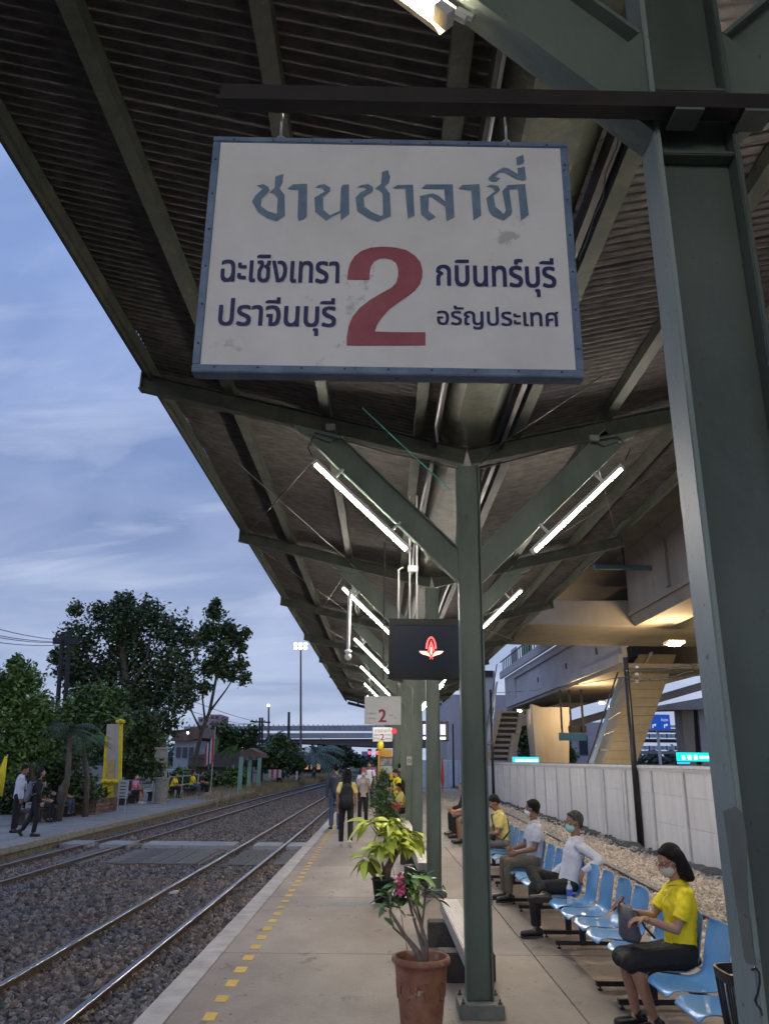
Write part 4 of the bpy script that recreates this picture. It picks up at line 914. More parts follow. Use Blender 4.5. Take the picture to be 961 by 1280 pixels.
def world_empty(name, base, label, cat):       # a held thing: own top-level empty carrying the person's placement
    return empty(name, base.location, label, cat, rz=base.rotation_euler.z)
CY_ = cloth('cloth_yellow', (.72, .58, .015)); CBK = cloth('cloth_black', (.010, .010, .011)); CW = cloth('cloth_white', (.56, .57, .64), k=1.12); CLY = cloth('cloth_pale_yellow', (.62, .50, .16))
CKH = cloth('cloth_khaki', (.13, .11, .08)); CGR = cloth('cloth_grey', (.12, .11, .115)); CBL = cloth('cloth_sky_blue', (.12, .24, .42)); CJN = cloth('cloth_jeans', (.055, .08, .13)); CSL = cloth('cloth_slate', (.045, .055, .075))
CST = mat('cloth_striped', (.40, .36, .33), .85, c2=(.26, .24, .24), scale=14, stretch=(6, 6, .2), bump=.3); CPK = cloth('cloth_pink', (.62, .20, .33)); CNV = cloth('cloth_navy', (.02, .03, .09)); CCM = mat('cloth_camo', (.10, .10, .07), .85, c2=(.26, .25, .20), scale=9, lo=.45, hi=.55)
MSK = mat('mask_cream', (.60, .55, .48), .8, bump=.1); MSG = mat('mask_green', (.30, .55, .50), .8, bump=.1); MSW = mat('mask_white', (.66, .68, .70), .8)
SITL = [((.10, 1, -.03), (0, -.02, -1)), ((-.10, 1, -.03), (0, -.02, -1))]
PI2 = math.pi/2

# the woman in yellow on the nearest bench, looking at her phone
base, J, HH = person('woman in yellow polo and black skirt, masked, bag on her lap', (2.28, 6.42, 0), PI2+.04, 1.60, hip=.515, lean=(0, -.07, 1), fem=True, vx=.0085, skin=0, hair='long', head=(4, -22), top=CY_, bottom=CBK, skirt=True, mask=MSK, glasses=True,
    legs=[((.06, 1, -.10), (0, -.16, -1)), ((-.05, 1, -.09), (0, -.32, -1))], arms=[((.10, .62, -.80), (-.42, .92, .24), (-.15, 1, .12), (-1, 0, .25)), ((-.05, .45, -.92), (.24, 1, .30), (.1, 1, -.12), (.15, .2, -1))])
wr, hdv, pn, th = HH[1]
ph = world_empty('phone', base, 'dark red phone held by the woman in yellow', 'phone')
c_ = wr+hdv*.085+V(0, .01, .045); mb = MB(); mb.bar(c_-V(0, .045, -.045), c_+V(0, .045, -.045), .068, .009, up=(0, .7, .7)); mb.mesh
o = link('phone_case', mb.mesh('phone_case', mat('phone_red', (.055, .008, .016), .6, spec=.2)), ph)
mb = MB(); n_ = V(0, -.7, .0)+V(0, 0, -.7); mb.bar(c_-V(0, .040, -.040)+V(0, -.0035, -.0035)*1, c_+V(0, .040, -.040)+V(0, -.0035, -.0035), .060, .003, up=(0, .7, .7)); link('screen', mb.mesh('screen', mat('phone_glass', (.01, .01, .012), .5, spec=.2)), ph)
hb = world_empty('handbag', base, 'grey fabric handbag standing on the lap of the woman in yellow', 'bag')
BAGG = cloth('bag_grey', (.085, .085, .10), .6)
mb = MB(); mb.loft([((.02, .36, .595), (.10, 0, 0), (0, .055, 0)), ((.02, .365, .63), (.125, 0, 0), (0, .075, 0)), ((.02, .375, .75), (.115, 0, 0), (0, .060, 0)), ((.02, .385, .83), (.10, 0, 0), (0, .035, 0))], 24)
me = mb.mesh('bag_body', BAGG, smooth=True); link('bag_body', me, hb)
mb = MB(); mb.tube([(-.06, .37, .81), (-.075, .33, .80), (-.07, .28, .70), (-.05, .22, .64), (-.03, .20, .62)], .009, 8); link('handle', mb.mesh('handle', mat('bag_handle', (.05, .045, .045), .5), smooth=True), hb)
mb = MB(); mb.tube([(.13*math.cos(a)+.02, .377+.0635*math.sin(a), .735) for a in np.linspace(3.6, 5.8, 12)], .002, 5); link('seam', mb.mesh('seam', mat('bag_seam', (.03, .03, .03), .6)), hb)
e_ = J[('e', -1)]; w_ = J[('w', -1)]; br = world_empty('bracelet', base, 'thin gold bracelet on the wrist of the woman in yellow', 'bracelet')
d_ = (w_-e_).normalized(); a1 = d_.cross(V(0, 0, 1)).normalized(); a2 = d_.cross(a1); pc = w_-d_*.03
mb = MB(); mb.tube([pc+(a1*math.cos(a)+a2*math.sin(a))*.0285 for a in np.linspace(0, 6.283, 18)], .0028, 6, cap=False); link('chain', mb.mesh('chain', mat('gold', (.8, .5, .15), .25, metal=1)), br)

# old man in white shirt, ankle on knee, arm along the seat back
base, J, HH = person('grey haired man in white long sleeved shirt, ankle crossed on knee', (2.22, 9.66, 0), PI2+.02, 1.70, hip=.52, lean=(0, -.26, 1), vx=.0095, skin=1, hair='short', hairm=HAIRG, head=(8, -4), top=CW, sleeve='long', bottom=CBK, mask=MSG,
    legs=[((-.02, .95, .30), (-.80, -.12, -.42)), ((-.04, 1, -.04), (0, -.02, -1))], feet=[(.05, 1, -.05), (-.05, 1, -.02)],
    arms=[((.45, .15, -.9), (.0, .75, -.5), (0, .7, -.7), (-.5, -.4, -.6)), ((-.62, -.62, -.48), (-.22, .88, -.42), (0, .45, -.9), (.3, -.8, -.3))])
# man in white polo
base, J, HH = person('dark haired man in white polo and khaki trousers looking away', (2.28, 11.85, 0), PI2+.05, 1.72, hip=.52, lean=(0, -.02, 1), vx=.011, skin=1, head=(-28, -2), top=CW, bottom=CKH, mask=MSW,
    legs=[((.16, 1, -.02), (0, .0, -1)), ((-.16, 1, .0), (.1, .0, -1))], arms=[((.2, .3, -.9), (-.5, .9, -.2)), ((-.16, .28, -.95), (.35, .9, -.25))])
def strap_bag(base, s, d):
    q = MB(); q.tube([d['nb']-d['t']*.01+V(.13, 0, .0)*s, d['nb']-d['t']*.06+V(.10, .12, 0)*s, d['p0']+d['t']*.22*s+V(-.03, .135, 0), d['p0']+d['t']*.08*s+V(-.12, .15, 0)], .013, 6); q.tube([d['nb']-d['t']*.01+V(.13, 0, .0)*s, d['nb']-d['t']*.12+V(.03, -.14, 0)*s, d['p0']+d['t']*.2*s+V(-.12, -.12, 0), d['p0']+d['t']*.08*s+V(-.165, .02, 0)], .013, 6)
    link('bag_strap', q.mesh('bag_strap', BLKP, smooth=True), base)
    h = world_empty('shoulder_bag', base, 'small black shoulder bag on the lap of the man in pale yellow', 'bag')
    q = MB(); q.ball((-.06, .20, .62), (.15, .06, .075), 14, 10); link('bag_body', vox(q, 'bag_body', BLKP, .012, 2), h)
base, J, HH = person('man in pale yellow shirt and grey trousers bent over his phone', (2.22, 14.35, 0), PI2+.06, 1.70, hip=.52, lean=(0, .12, 1), vx=.012, skin=1, head=(0, -34), top=CLY, bottom=CGR,
    legs=[((.14, 1, -.02), (0, .0, -1)), ((-.14, 1, 0), (.05, -.1, -1))], arms=[((.1, .3, -.9), (-.3, .9, .0)), ((-.1, .28, -.95), (.25, .95, -.05))], extra=strap_bag)
ph = world_empty('phone', base, 'black phone in the hands of the man in pale yellow', 'phone'); w_ = HH[-1][0]; mb = MB(); mb.bar(w_+V(.05, .06, .03), w_+V(.05, .17, .09), .07, .01, up=(0, -.5, .8)); link('phone_case', mb.mesh('phone_case', BLKP), ph)
# water bottle beside the old man
wb = empty('water_bottle', (2.08, 9.02, .42), 'clear water bottle with blue label standing on a blue seat', 'bottle')
mb = MB(); mb.lathe([(0, 0), (.030, 0), (.032, .02), (.030, .06), (.032, .14), (.030, .17), (.013, .20), (.012, .215)], 16, (2.08, 9.02, .42)); mb.build('bottle_body', mat('pet', (.5, .55, .62), .08, coat=.5), wb, smooth=True)
mb = MB(); mb.lathe([(.0325, .085), (.0330, .15)], 16, (2.08, 9.02, .42)); mb.build('paper_label', mat('label_blue', (.05, .10, .5), .4), wb, smooth=True)
mb = MB(); mb.lathe([(.0145, .212), (.0145, .23), (0, .231)], 12, (2.08, 9.02, .42)); mb.build('cap', SHOEW, wb)

# seated group farther back on the right, on dark benches
def dark_bench(y0, y1, x, label):
    b = empty('dark_bench', (x, y0, 0), label, 'bench')
    mb = MB(); mb.box((x-.2, y0, .40), (x+.22, y1, .44)); mb.build('seat', BLACK, b)
    for yy in (y0+.15, y1-.15):
        for xx in (-.17, .17): mb = MB(); mb.box((x+xx-.02, yy-.02, 0), (x+xx+.02, yy+.02, .399)); mb.build('leg', BLACK, b)
dark_bench(18.6, 22.4, 2.45, 'dark metal bench under the man in the blue shirt')
sit_arms = [((.12, .35, -.9), (-.35, .9, -.2)), ((-.12, .35, -.9), (.35, .9, -.2))]
person('man in sky blue shirt and camouflage shorts leaning forward', (2.42, 19.6, 0), PI2, 1.70, hip=.53, lean=(0, .32, 1), vx=.014, skin=1, hairm=HAIRG, head=(0, -25), top=CBL, bottom=CCM, shorts=True, legs=SITL, arms=sit_arms)
person('person in cream shirt seated just beyond the man in blue', (2.40, 20.6, 0), PI2, 1.62, hip=.53, lean=(0, .2, 1), vx=.016, top=CLY, bottom=CBK, hair='long', head=(0, -15), legs=SITL, arms=sit_arms, fem=True, collar=False)
person('dark dressed person seated third on the dark bench', (2.40, 21.6, 0), PI2, 1.66, hip=.53, lean=(0, .1, 1), vx=.018, top=CBK, bottom=CBK, sleeve='long', legs=SITL, arms=sit_arms)
# walkers on the platform
def hang(b1=0): return [((.16, .05+b1, -1), (.02, .25+b1, -1)), ((-.16, .02-b1, -1), (-.02, .15-b1, -1))]
person('woman with black backpack and yellow sleeves walking away', (-.62, 18.85, 0), .03, 1.66, lean=(0, .03, 1), vx=.0125, hair='back', top=CLY, bottom=CBK, shoe=SHOEW, fem=True, pack=cloth('pack_black', (.012, .012, .014)), collar=False,
    legs=[((.03, -.12, -1), (.0, -.42, -1)), ((-.05, .10, -1), (0, .0, -1))], feet=[(0, .55, -.84), (-.05, 1, 0)], arms=hang(.05))
person('man in slate jacket and jeans standing at the platform edge', (-1.08, 23.3, 0), .25, 1.74, vx=.015, skin=1, top=CSL, sleeve='long', bottom=CJN, shoe=mat('shoe_blue', (.03, .05, .11), .6), pack=cloth('pack_slate', (.035, .04, .055)), collar=False, arms=hang())
person('woman in striped blouse with red visor and white mask facing the camera', (-.33, 25.2, 0), math.pi+.1, 1.60, vx=.015, top=CST, bottom=CBK, fem=True, hair='short', hat=mat('visor_red', (.45, .06, .05), .6), mask=MSW, arms=[((.15, .05, -1), (0, .3, -1)), ((-.2, .1, -1), (.5, .6, .8))])
person('person in white shirt walking towards the camera in mid platform', (-.22, 36, 0), math.pi, 1.74, vx=.02, top=CW, bottom=CBK, collar=False, arms=hang(.05), pack=CNV)
person('dark haired person half hidden behind the walking woman', (-.45, 31, 0), math.pi+.4, 1.58, vx=.02, top=CW, bottom=CNV, collar=False, hair='long', fem=True)
person('distant person in yellow top walking away on the platform', (.95, 46, 0), 0, 1.66, vx=.025, top=CY_, bottom=CBK, collar=False)
person('distant person in yellow near the platform end', (.55, 55, 0), 0, 1.66, vx=.03, top=CLY, bottom=CGR, collar=False)
person('person in dark blue shirt standing before the notice board', (1.05, 34, 0), -.3, 1.72, vx=.02, top=CNV, bottom=CBK, pack=CSL, collar=False)
person('person in bright yellow shirt with black strap standing by the columns', (.72, 25.5, 0), PI2+.4, 1.60, vx=.016, top=CY_, bottom=CBK, head=(0, -30), pack=CBK, arms=sit_arms)
person('woman in cream top sitting low with a bunch of flowers', (.80, 23.4, 0), PI2+.3, 1.58, hip=.5, lean=(0, .1, 1), vx=.016, top=CLY, bottom=CBK, fem=True, legs=SITL, arms=sit_arms, head=(0, -20))
person('small distant figure in pink at the far platform end', (-.1, 62, 0), math.pi, 1.6, vx=.035, top=CPK, bottom=CBK, collar=False)
# people on the left platform (its top lies at z = -.1)
ZL = -.1
person('man in white shirt and dark tie reading his phone by the hedge', (-9.62, 22.5, ZL), -PI2+.15, 1.74, vx=.015, skin=1, top=CW, sleeve='long', bottom=CBK, tie=CNV, head=(0, -22), arms=[((.1, .1, -1), (.05, .3, -1)), ((-.1, .35, -.95), (.2, 1, .35))])
def blackbag(base): pass
person('person in black walking with a big grey backpack', (-8.72, 21.5, ZL), -PI2+.35, 1.66, vx=.015, hair='long', fem=True, top=CBK, sleeve='long', bottom=CBK, pack=cloth('pack_grey', (.13, .14, .16)), collar=False, legs=[((.05, .18, -1), (0, -.1, -1)), ((-.05, -.2, -1), (0, -.5, -1))], feet=[(0, 1, 0), (0, .6, -.8)], arms=[((.1, .1, -1), (0, .4, -1)), ((-.1, .3, -1), (0, .8, -.1))])
person('woman in dark clothes sitting beside the standing man on the left', (-10.3, 25.6, ZL), -PI2, 1.6, hip=.52, vx=.018, hair='long', fem=True, top=CBK, bottom=CBK, legs=SITL, arms=sit_arms, head=(0, -15), collar=False)
person('seated person in grey vest and jeans with mask by the ferns', (-10.7, 28.4, ZL), -PI2-.1, 1.62, hip=.52, vx=.018, top=CGR, bottom=CJN, legs=SITL, arms=sit_arms, mask=MSW, head=(0, -15), pack=None)
person('person in pink shirt and shorts seated beside the stone bin', (-10.6, 36.6, ZL), -PI2-.25, 1.62, hip=.50, vx=.02, top=CPK, bottom=CBK, shorts=True, mask=MSW, shoe=SHOEW, legs=SITL, arms=sit_arms, collar=False)
person('person in navy top seated just right of the stone bin', (-10.35, 39.6, ZL), -PI2-.1, 1.62, hip=.50, vx=.022, top=CNV, bottom=CBK, shoe=SHOEW, legs=SITL, arms=sit_arms, collar=False)
person('person in yellow shirt bent forward on the left platform', (-10.3, 42, ZL), -PI2-.1, 1.62, hip=.50, lean=(0, .4, 1), vx=.024, top=CY_, bottom=CBK, legs=SITL, arms=sit_arms, collar=False)
person('man in yellow shirt and jeans sitting near the flag', (-9.95, 45, ZL), -PI2-.1, 1.68, hip=.50, lean=(0, .1, 1), vx=.024, top=CY_, bottom=CJN, legs=SITL, arms=sit_arms, collar=False)
person('dark dressed person with white shoes beside the flag', (-9.75, 46.4, ZL), -PI2-.1, 1.60, hip=.50, vx=.026, top=CBK, bottom=CBK, shoe=SHOEW, legs=SITL, arms=sit_arms, collar=False)
# ------------------------------------------------------------------ plants in pots
def leaf_me(name, L, Wd, m, fold=.25, droop=.25, n=5):
    vs = []; fs = []
    for i in range(n+1):
        t = i/n; w = Wd*math.sin(math.pi*(t**.8))**.8*.5 if 0 < t < 1 else .0008; z = -droop*L*t*t
        vs += [(-w, t*L, z+w*fold), (0, t*L, z), (w, t*L, z+w*fold)]
    for i in range(n):
        a = i*3; fs += [(a, a+1, a+4, a+3), (a+1, a+2, a+5, a+4)]
    q = MB(); q.add(vs, fs); return q.mesh(name, m, smooth=True)
def put_leaf(me, parent, p, d, roll=0, sc=1.0, name='leaf'):
    d = Vector(d).normalized(); x = d.cross(V(0, 0, 1)); x = x.normalized() if x.length > .05 else V(1, 0, 0); z = x.cross(d)
    M = Matrix((x, d, z)).transposed() @ Matrix.Rotation(roll, 3, 'Y')
    o = link(name, me, parent); o.matrix_local = Matrix.Translation(Vector(p)-parent_loc(parent)) @ M.to_4x4() @ Matrix.Scale(sc, 4); return o
# pot 1: terracotta with a flowering adenium
P1 = V(.36, 6.38, 0)
pt = empty('flower_pot', P1, 'large weathered terracotta pot in the foreground', 'pot')
mb = MB(); mb.lathe([(0, .0), (.135, 0), (.145, .02), (.158, .15), (.172, .28), (.186, .40), (.188, .44), (.200, .445), (.212, .458), (.214, .475), (.206, .492), (.190, .494), (.182, .485), (.178, .45), (.168, .36), (0, .355)], 40, P1); mb.build('pot_wall', TERRA, pt, smooth=True)
for a in np.linspace(0, 2*math.pi, 9)[:-1]:
    q = MB(); pts = [P1+V(math.cos(a+u)*r_, math.sin(a+u)*r_, z) for u, z, r_ in ((-.28, .27, .172), (-.18, .34, .180), (0, .30, .176), (.12, .23, .169), (.22, .25, .170), (.26, .31, .177), (.18, .35, .181), (.05, .345, .181))]
    q.tube(pts, .006, 6); q.build('relief_scroll', TERRA, pt, smooth=True)
mb = MB(); mb.lathe([(0, .375), (.172, .372)], 24, P1); mb.build('soil', mat('pot_soil', (.05, .03, .02), .95, c2=(.09, .06, .04), scale=20, bump=.8), pt)
ad = empty('potted_shrub', P1+V(0, 0, .37), 'bare stemmed shrub with glossy leaves and pink blossom in the terracotta pot', 'plant')
def A1(px, py, dy=0): return atY(px, py, 6.38+dy)
stems = [[(528, 1216, 0, .030), (522, 1190, 0, .022), (505, 1168, -.02, .014), (488, 1140, -.05, .010), (487, 1118, -.05, .007)],
         [(530, 1216, .01, .026), (530, 1190, 0, .018), (522, 1165, .02, .012), (514, 1138, .05, .009), (508, 1115, .05, .007)],
         [(532, 1216, 0, .024), (533, 1180, -.02, .016), (524, 1150, -.06, .010), (512, 1125, -.08, .008), (505, 1105, -.1, .006)],
         [(530, 1190, .0, .014), (527, 1160, .03, .010), (531, 1125, .04, .008), (532, 1102, .04, .006)],
         [(520, 1186, .0, .013), (508, 1174, .05, .010), (492, 1160, .08, .008), (486, 1138, .10, .006)],
         [(526, 1150, -.02, .008), (518, 1122, -.1, .007), (516, 1098, -.1, .005)]]
leaf1 = leaf_me('leaf', .125, .052, LEAFO, n=4, droop=.12); leaf1b = leaf_me('leaf', .12, .055, mat('leaf_fresh', (.16, .33, .05), .35, c2=(.24, .42, .08), scale=8, rand=.25), n=4)
tips = []
for st in stems:
    pts = [A1(a, b, c) for a, b, c, r in st]; q = MB(); q.tube(pts, [r for *_, r in st], 8); q.build('stem', BARK if 0 else mat('grey_stem', (.16, .13, .10), .8, c2=(.24, .20, .16), scale=20, bump=.3), ad, smooth=True); tips.append(pts)
cl = [(487, 1118, -.05, 15), (508, 1112, .05, 16), (505, 1102, -.1, 15), (532, 1100, .04, 17), (484, 1134, .1, 10), (516, 1094, -.1, 16), (520, 1112, 0, 12), (497, 1125, 0, 12), (540, 1108, .05, 10)]
for i, (a, b, c, n) in enumerate(cl):
    p = A1(a, b, c)
    for k in range(int(n*1.15)):
        th = k*2.4+random.random(); e_ = random.uniform(-.6, .85)
        d = V(math.cos(th), math.sin(th), e_)
        put_leaf(leaf1b if (i in (1, 5, 6) and k % 3) else leaf1, ad, p+V(random.uniform(-.05, .05), random.uniform(-.05, .05), random.uniform(-.09, .05))+d*.01, d, random.uniform(-.4, .4), random.uniform(.65, 1.1))
PET = mat('petal_pink', (.80, .07, .25), .5, c2=(.85, .25, .42), scale=20, rand=.1); pm = leaf_me('petal', .046, .036, PET, droop=.1, n=3)
for a, b in ((499, 1096), (503, 1102), (497, 1107), (503, 1110), (499, 1114)):
    fl = A1(a, b, -.14); 
    for k in range(5):
        th = k*1.257; put_leaf(pm, ad, fl, V(math.cos(th), -.6, math.sin(th)), 0, 1, 'petal')
# pot 2: black pot with the big lime-leaved plant
P2 = V(.14, 11.75, 0)
pt = empty('flower_pot', P2, 'small black plastic pot under the lime green plant', 'pot')
mb = MB(); mb.lathe([(0, 0), (.11, 0), (.15, .27), (.165, .275), (.165, .30), (.15, .30), (.14, .25), (0, .25)], 24, P2); mb.build('pot_wall', BLKP, pt, smooth=True)
yp = empty('potted_plant', P2+V(0, 0, .26), 'tall plant with big drooping lime green leaves in the black pot', 'plant')
def A2(px, py, dy=0): return atY(px, py, 11.75+dy)
STM = mat('brown_stem', (.10, .07, .045), .8, c2=(.17, .13, .09), scale=15, bump=.4)
hubs = []
for st in ([(484, 1100, 0, .04), (484, 1086, 0, .055), (490, 1075, 0, .045), (498, 1062, 0, .03), (500, 1048, .05, .016)],
           [(490, 1076, 0, .035), (486, 1068, -.05, .022), (478, 1060, -.1, .012)], [(480, 1092, 0, .022), (470, 1090, -.05, .018), (464, 1078, -.05, .012), (462, 1074, -.05, .010)],
           [(480, 1092, 0, .02), (478, 1078, .1, .012), (474, 1066, .1, .010)], [(498, 1064, 0, .02), (508, 1058, .05, .014), (514, 1050, .1, .010)], [(474, 1046, -.1, .008), (468, 1038, -.1, .006), (463, 1032, -.1, .005)], [(500, 1056, 0, .018), (492, 1040, 0, .012), (486, 1032, 0, .008)]):
    q = MB(); q.tube([A2(a, b, c) for a, b, c, r in st], [r for *_, r in st], 8); q.build('stem', STM, yp, smooth=True)
ly = leaf_me('leaf', .33, .135, LEAFY, fold=.3, droop=.45, n=6)
for a, b, c, n, sp_ in ((500, 1040, .05, 15, .15), (487, 1028, 0, 13, .13), (462, 1030, -.1, 10, .12), (515, 1043, .1, 12, .1), (478, 1056, -.1, 14, .14), (459, 1074, -.05, 9, .1), (473, 1064, .1, 8, .1), (500, 1056, -.1, 12, .12), (492, 1044, -.15, 10, .12)):
    p = A2(a, b, c)
    for k in range(int(n*1.7)):
        th = k*2.4+random.random(); d = V(math.cos(th), math.sin(th), random.uniform(-.75, .45))
        put_leaf(ly, yp, p+V(random.uniform(-.5, .5), random.uniform(-.5, .5), random.uniform(-.3, .4))*sp_*.6+d*.03, d, random.uniform(-.5, .5), random.uniform(.45, 1.0))

def leaf_cloud(name, blobs, n, size, mats, parent, seed=0, flat=.0, hollow=.5, asp=.5):
    """many small folded leaves scattered through a set of ellipsoid clumps; every leaf is real geometry in one mesh"""
    rg = np.random.default_rng(seed); C_ = np.array([b[:3] for b in blobs], float); Rr = np.array([b[3:6] for b in blobs], float)
    vol = Rr.prod(1)**(2/3); idx = rg.choice(len(blobs), n, p=vol/vol.sum())
    d = rg.normal(size=(n, 3)); d /= np.linalg.norm(d, axis=1)[:, None]; rad = hollow+(1-hollow)*rg.random(n)**.6
    wob = 1+.28*np.sin(d[:, 0]*7+idx)*np.cos(d[:, 2]*6+idx*2)+.15*rg.normal(size=n)
    c = C_[idx]+d*Rr[idx]*(rad*wob)[:, None]
    u = rg.normal(size=(n, 3)); u[:, 2] = u[:, 2]*.6-.25; u /= np.linalg.norm(u, axis=1)[:, None]
    w = np.cross(u, rg.normal(size=(n, 3))); w /= np.linalg.norm(w, axis=1)[:, None]+1e-9
    nn = np.cross(u, w); s = size*(.6+.8*rg.random(n))[:, None]
    v = np.stack([c-u*s*.5, c+w*s*asp*.5+nn*s*.08, c+u*s*.5, c-w*s*asp*.5+nn*s*.08], 1).reshape(-1, 3)
    me = bpy.data.meshes.new(name); me.vertices.add(4*n); me.vertices.foreach_set('co', (v-np.array(parent_loc(parent))).ravel())
    me.loops.add(6*n); me.polygons.add(2*n)
    b = np.arange(n)*4; li = np.stack([b, b+1, b+2, b, b+2, b+3], 1).ravel()
    me.loops.foreach_set('vertex_index', li.astype(np.int32)); me.polygons.foreach_set('loop_start', np.arange(2*n, dtype=np.int32)*3); me.polygons.foreach_set('loop_total', np.full(2*n, 3, np.int32))
    for m in mats: me.materials.append(m)
    me.polygons.foreach_set('material_index', np.repeat(rg.integers(0, len(mats), n), 2).astype(np.int32)); me.update(); me.validate()
    return link(name, me, parent)
# pot 3 : bushy shrub with little red flowers by the flower seller
P3 = V(.28, 21.6, 0)
sb_ = empty('potted_shrub', P3, 'bushy narrow leaved shrub in a pot beside the timber bench', 'plant')
mb = MB(); mb.lathe([(0, 0), (.16, 0), (.2, .28), (.19, .28), (0, .26)], 16, P3); mb.build('pot', TERRA, sb_, smooth=True)
leaf_cloud('crown', [(.22, 21.6, .75, .36, .4, .42), (.18, 21.6, 1.15, .26, .3, .36), (.42, 21.5, .6, .3, .3, .25), (.25, 21.6, 1.45, .16, .2, .2)], 2600, .10, [LEAFM, LEAFD, LEAFO], sb_, 3, asp=.3, hollow=.1)
mb = MB(); mb.tube([P3, P3+V(0, 0, .6), P3+V(-.05, 0, 1.2)], .02, 6); mb.build('stem', BARK, sb_)
leaf_cloud('flowers', [(.55, 21.4, .72, .14, .12, .10), (.3, 21.3, .35, .12, .12, .08)], 90, .09, [mat('flower_red', (.45, .02, .06), .6)], sb_, 4)

# ------------------------------------------------------------------ white panel wall
wl = empty('boundary_wall', (6.65, 20, 0), 'long white panelled wall beyond the gravel, framed in grey steel', 'wall')
y = 3.2; WX = 6.65
while y < 78:
    w = 2.05; zt = 1.80
    mb = MB(); mb.box((WX, y+.05, -.35), (WX+.05, y+w-.05, .55)); mb.build('panel', PANEL, wl)
    mb = MB(); mb.box((WX+.003, y+.05, .556), (WX+.05, y+w-.05, 1.16)); mb.build('panel', PANEL, wl)
    mb = MB(); mb.box((WX+.001, y+.05, 1.166), (WX+.05, y+w-.05, zt-.14)); mb.build('panel', PANEL, wl)
    mb = MB(); mb.box((WX-.035, y-.035, -.35), (WX+.06, y+.045, zt-.06)); mb.build('post', PFRAME, wl)
    mb = MB(); mb.box((WX-.03, y+.05, zt-.14), (WX+.055, y+w-.04, zt-.07)); mb.build('rail', PFRAME, wl)
    if int(y*10) % 3 == 0: mb = MB(); mb.box((WX-.02, y+.30, -.3), (WX-.001, y+.42, zt-.15)); mb.build('cover_strip', PANEL, wl)
    y += w
mb = MB(); mb.box((WX-.05, 3.1, 1.735), (WX+.08, 78, 1.80)); mb.build('coping', PANEL, wl)
mb = MB(); mb.box((WX-.03, 3.1, 1.801), (WX+.06, 78, 1.82)); mb.build('edge_cap', DARK, wl)

# poles in front of the wall
def pole(px, pyb, pyt, y, r, label, xarm=None, m=BLACK):
    b = atY(px, pyb, y); t = atY(px, pyt, y)
    e = empty('utility_pole', (b.x, y, b.z), label, 'pole')
    mb = MB(); mb.tube([(b.x, y, b.z-.4), (b.x, y, t.z)], [r*1.15, r*.9], 10); mb.build('post', m, e, smooth=True)
    for k, zz in enumerate(xarm or []):
        mb = MB(); mb.bar((b.x-.9*r*8, y-.02, t.z-zz), (b.x+.9*r*8, y-.02, t.z-zz), r*.9, r*.9); mb.build('crossarm', m, e)
        for x in (-5, -2, 2, 5): mb = MB(); mb.lathe([(0, 0), (r*.5, .02), (r*.4, .10), (0, .12)], 8, (b.x+x*r, y-.02, t.z-zz+r*.4)); mb.build('insulator', mat('insulator', (.25, .2, .18), .3), e)
    return e
e = pole(801, 1062, 822, 20.6, .075, 'tall black pole standing before the white wall beyond the woman in yellow')
for k in range(3):
    t = atY(779, 836+k*9, 20.5); mb = MB(); mb.lathe([(0, 0), (.05, .02), (.05, .07), (0, .09)], 8, (t.x+.35, 20.5, t.z)); mb.build('insulator', PFRAME, e)
pole(617, 1004, 862, 38, .06, 'thin black pole at the white wall beside the second column')
pole(567, 985, 905, 62, .07, 'slim pole far down behind the blue fence')

# pale blue corrugated fence farther down the right side
bf = empty('sheet_fence', (5.4, 66, 0), 'pale blue corrugated fence beyond the end of the white wall', 'fence')
BLF = mat('blue_sheet', (.42, .50, .62), .5, c2=(.50, .57, .68), scale=3, rand=.05)
x = 3.6; 
while x < 9:
    mb = MB(); mb.box((x, 64, -.5), (x+.36, 64.04, 1.9)); mb.build('panel', BLF, bf)
    mb = MB(); mb.box((x+.37, 63.95, -.5), (x+.42, 64.08, 1.9)); mb.build('rib', BLF, bf); x += .43
rf_ = empty('closed_umbrella', (4.9, 50, 0), 'red closed umbrella standing by the blue fence', 'umbrella')
mb = MB(); u = atY(553, 985, 50); mb.lathe([(.02, 0), (.05, .4), (.12, .7), (.10, 1.1), (.03, 2.0), (0, 2.1)], 10, (u.x, 50, 0)); mb.build('fabric', mat('umbrella_red', (.5, .06, .08), .7), rf_); mb = MB(); mb.tube([(u.x, 50, 0), (u.x, 50, 2.3)], .02, 6); mb.build('pole', PFRAME, rf_)

# ------------------------------------------------------------------ elevated station and expressway on the right
br = empty('elevated_deck', (18, 40, 8), 'huge concrete deck with girders passing over the right side', 'bridge')
mb = MB(); mb.box((8.2, -10, 11.3), (34, 62, 11.9)); mb.build('deck_slab', BCONC, br)
mb = MB(); mb.box((8.2, -10, 11.0), (8.7, 62, 11.296)); mb.build('deck_edge', BCONC, br)
capn = mb = MB(); mb.prism([(6.9, 36.5, 8.05), (7.4, 36.5, 8.0), (40, 36.5, 8.0), (40, 36.5, 9.25), (6.9, 36.5, 9.25)], (0, 6.5, 0)); mb.build('pier_cap', BCONC, br, bevel=.05)
for gx in (12.2, 19.5, 27):
    mb = MB()
    mb.prism([(gx, -10, 8.0), (gx+1.7, -10, 8.0), (gx+1.9, -10, 8.5), (gx+1.9, -10, 10.9), (gx+2.3, -10, 11.28), (gx-.6, -10, 11.28), (gx-.2, -10, 10.9), (gx-.2, -10, 8.5)], (0, 46.45, 0)); mb.build('girder', BCONC, br)
    for yy in range(-8, 34, 3):
        mb = MB(); mb.box((gx-.32, yy, 8.75), (gx-.205, yy+.25, 10.7)); mb.build('rib', BCONC, br)
    mb = MB(); mb.box((gx-.30, -10, 8.45), (gx-.206, 36.4, 8.62)); mb.build('ledge', BCONC, br)
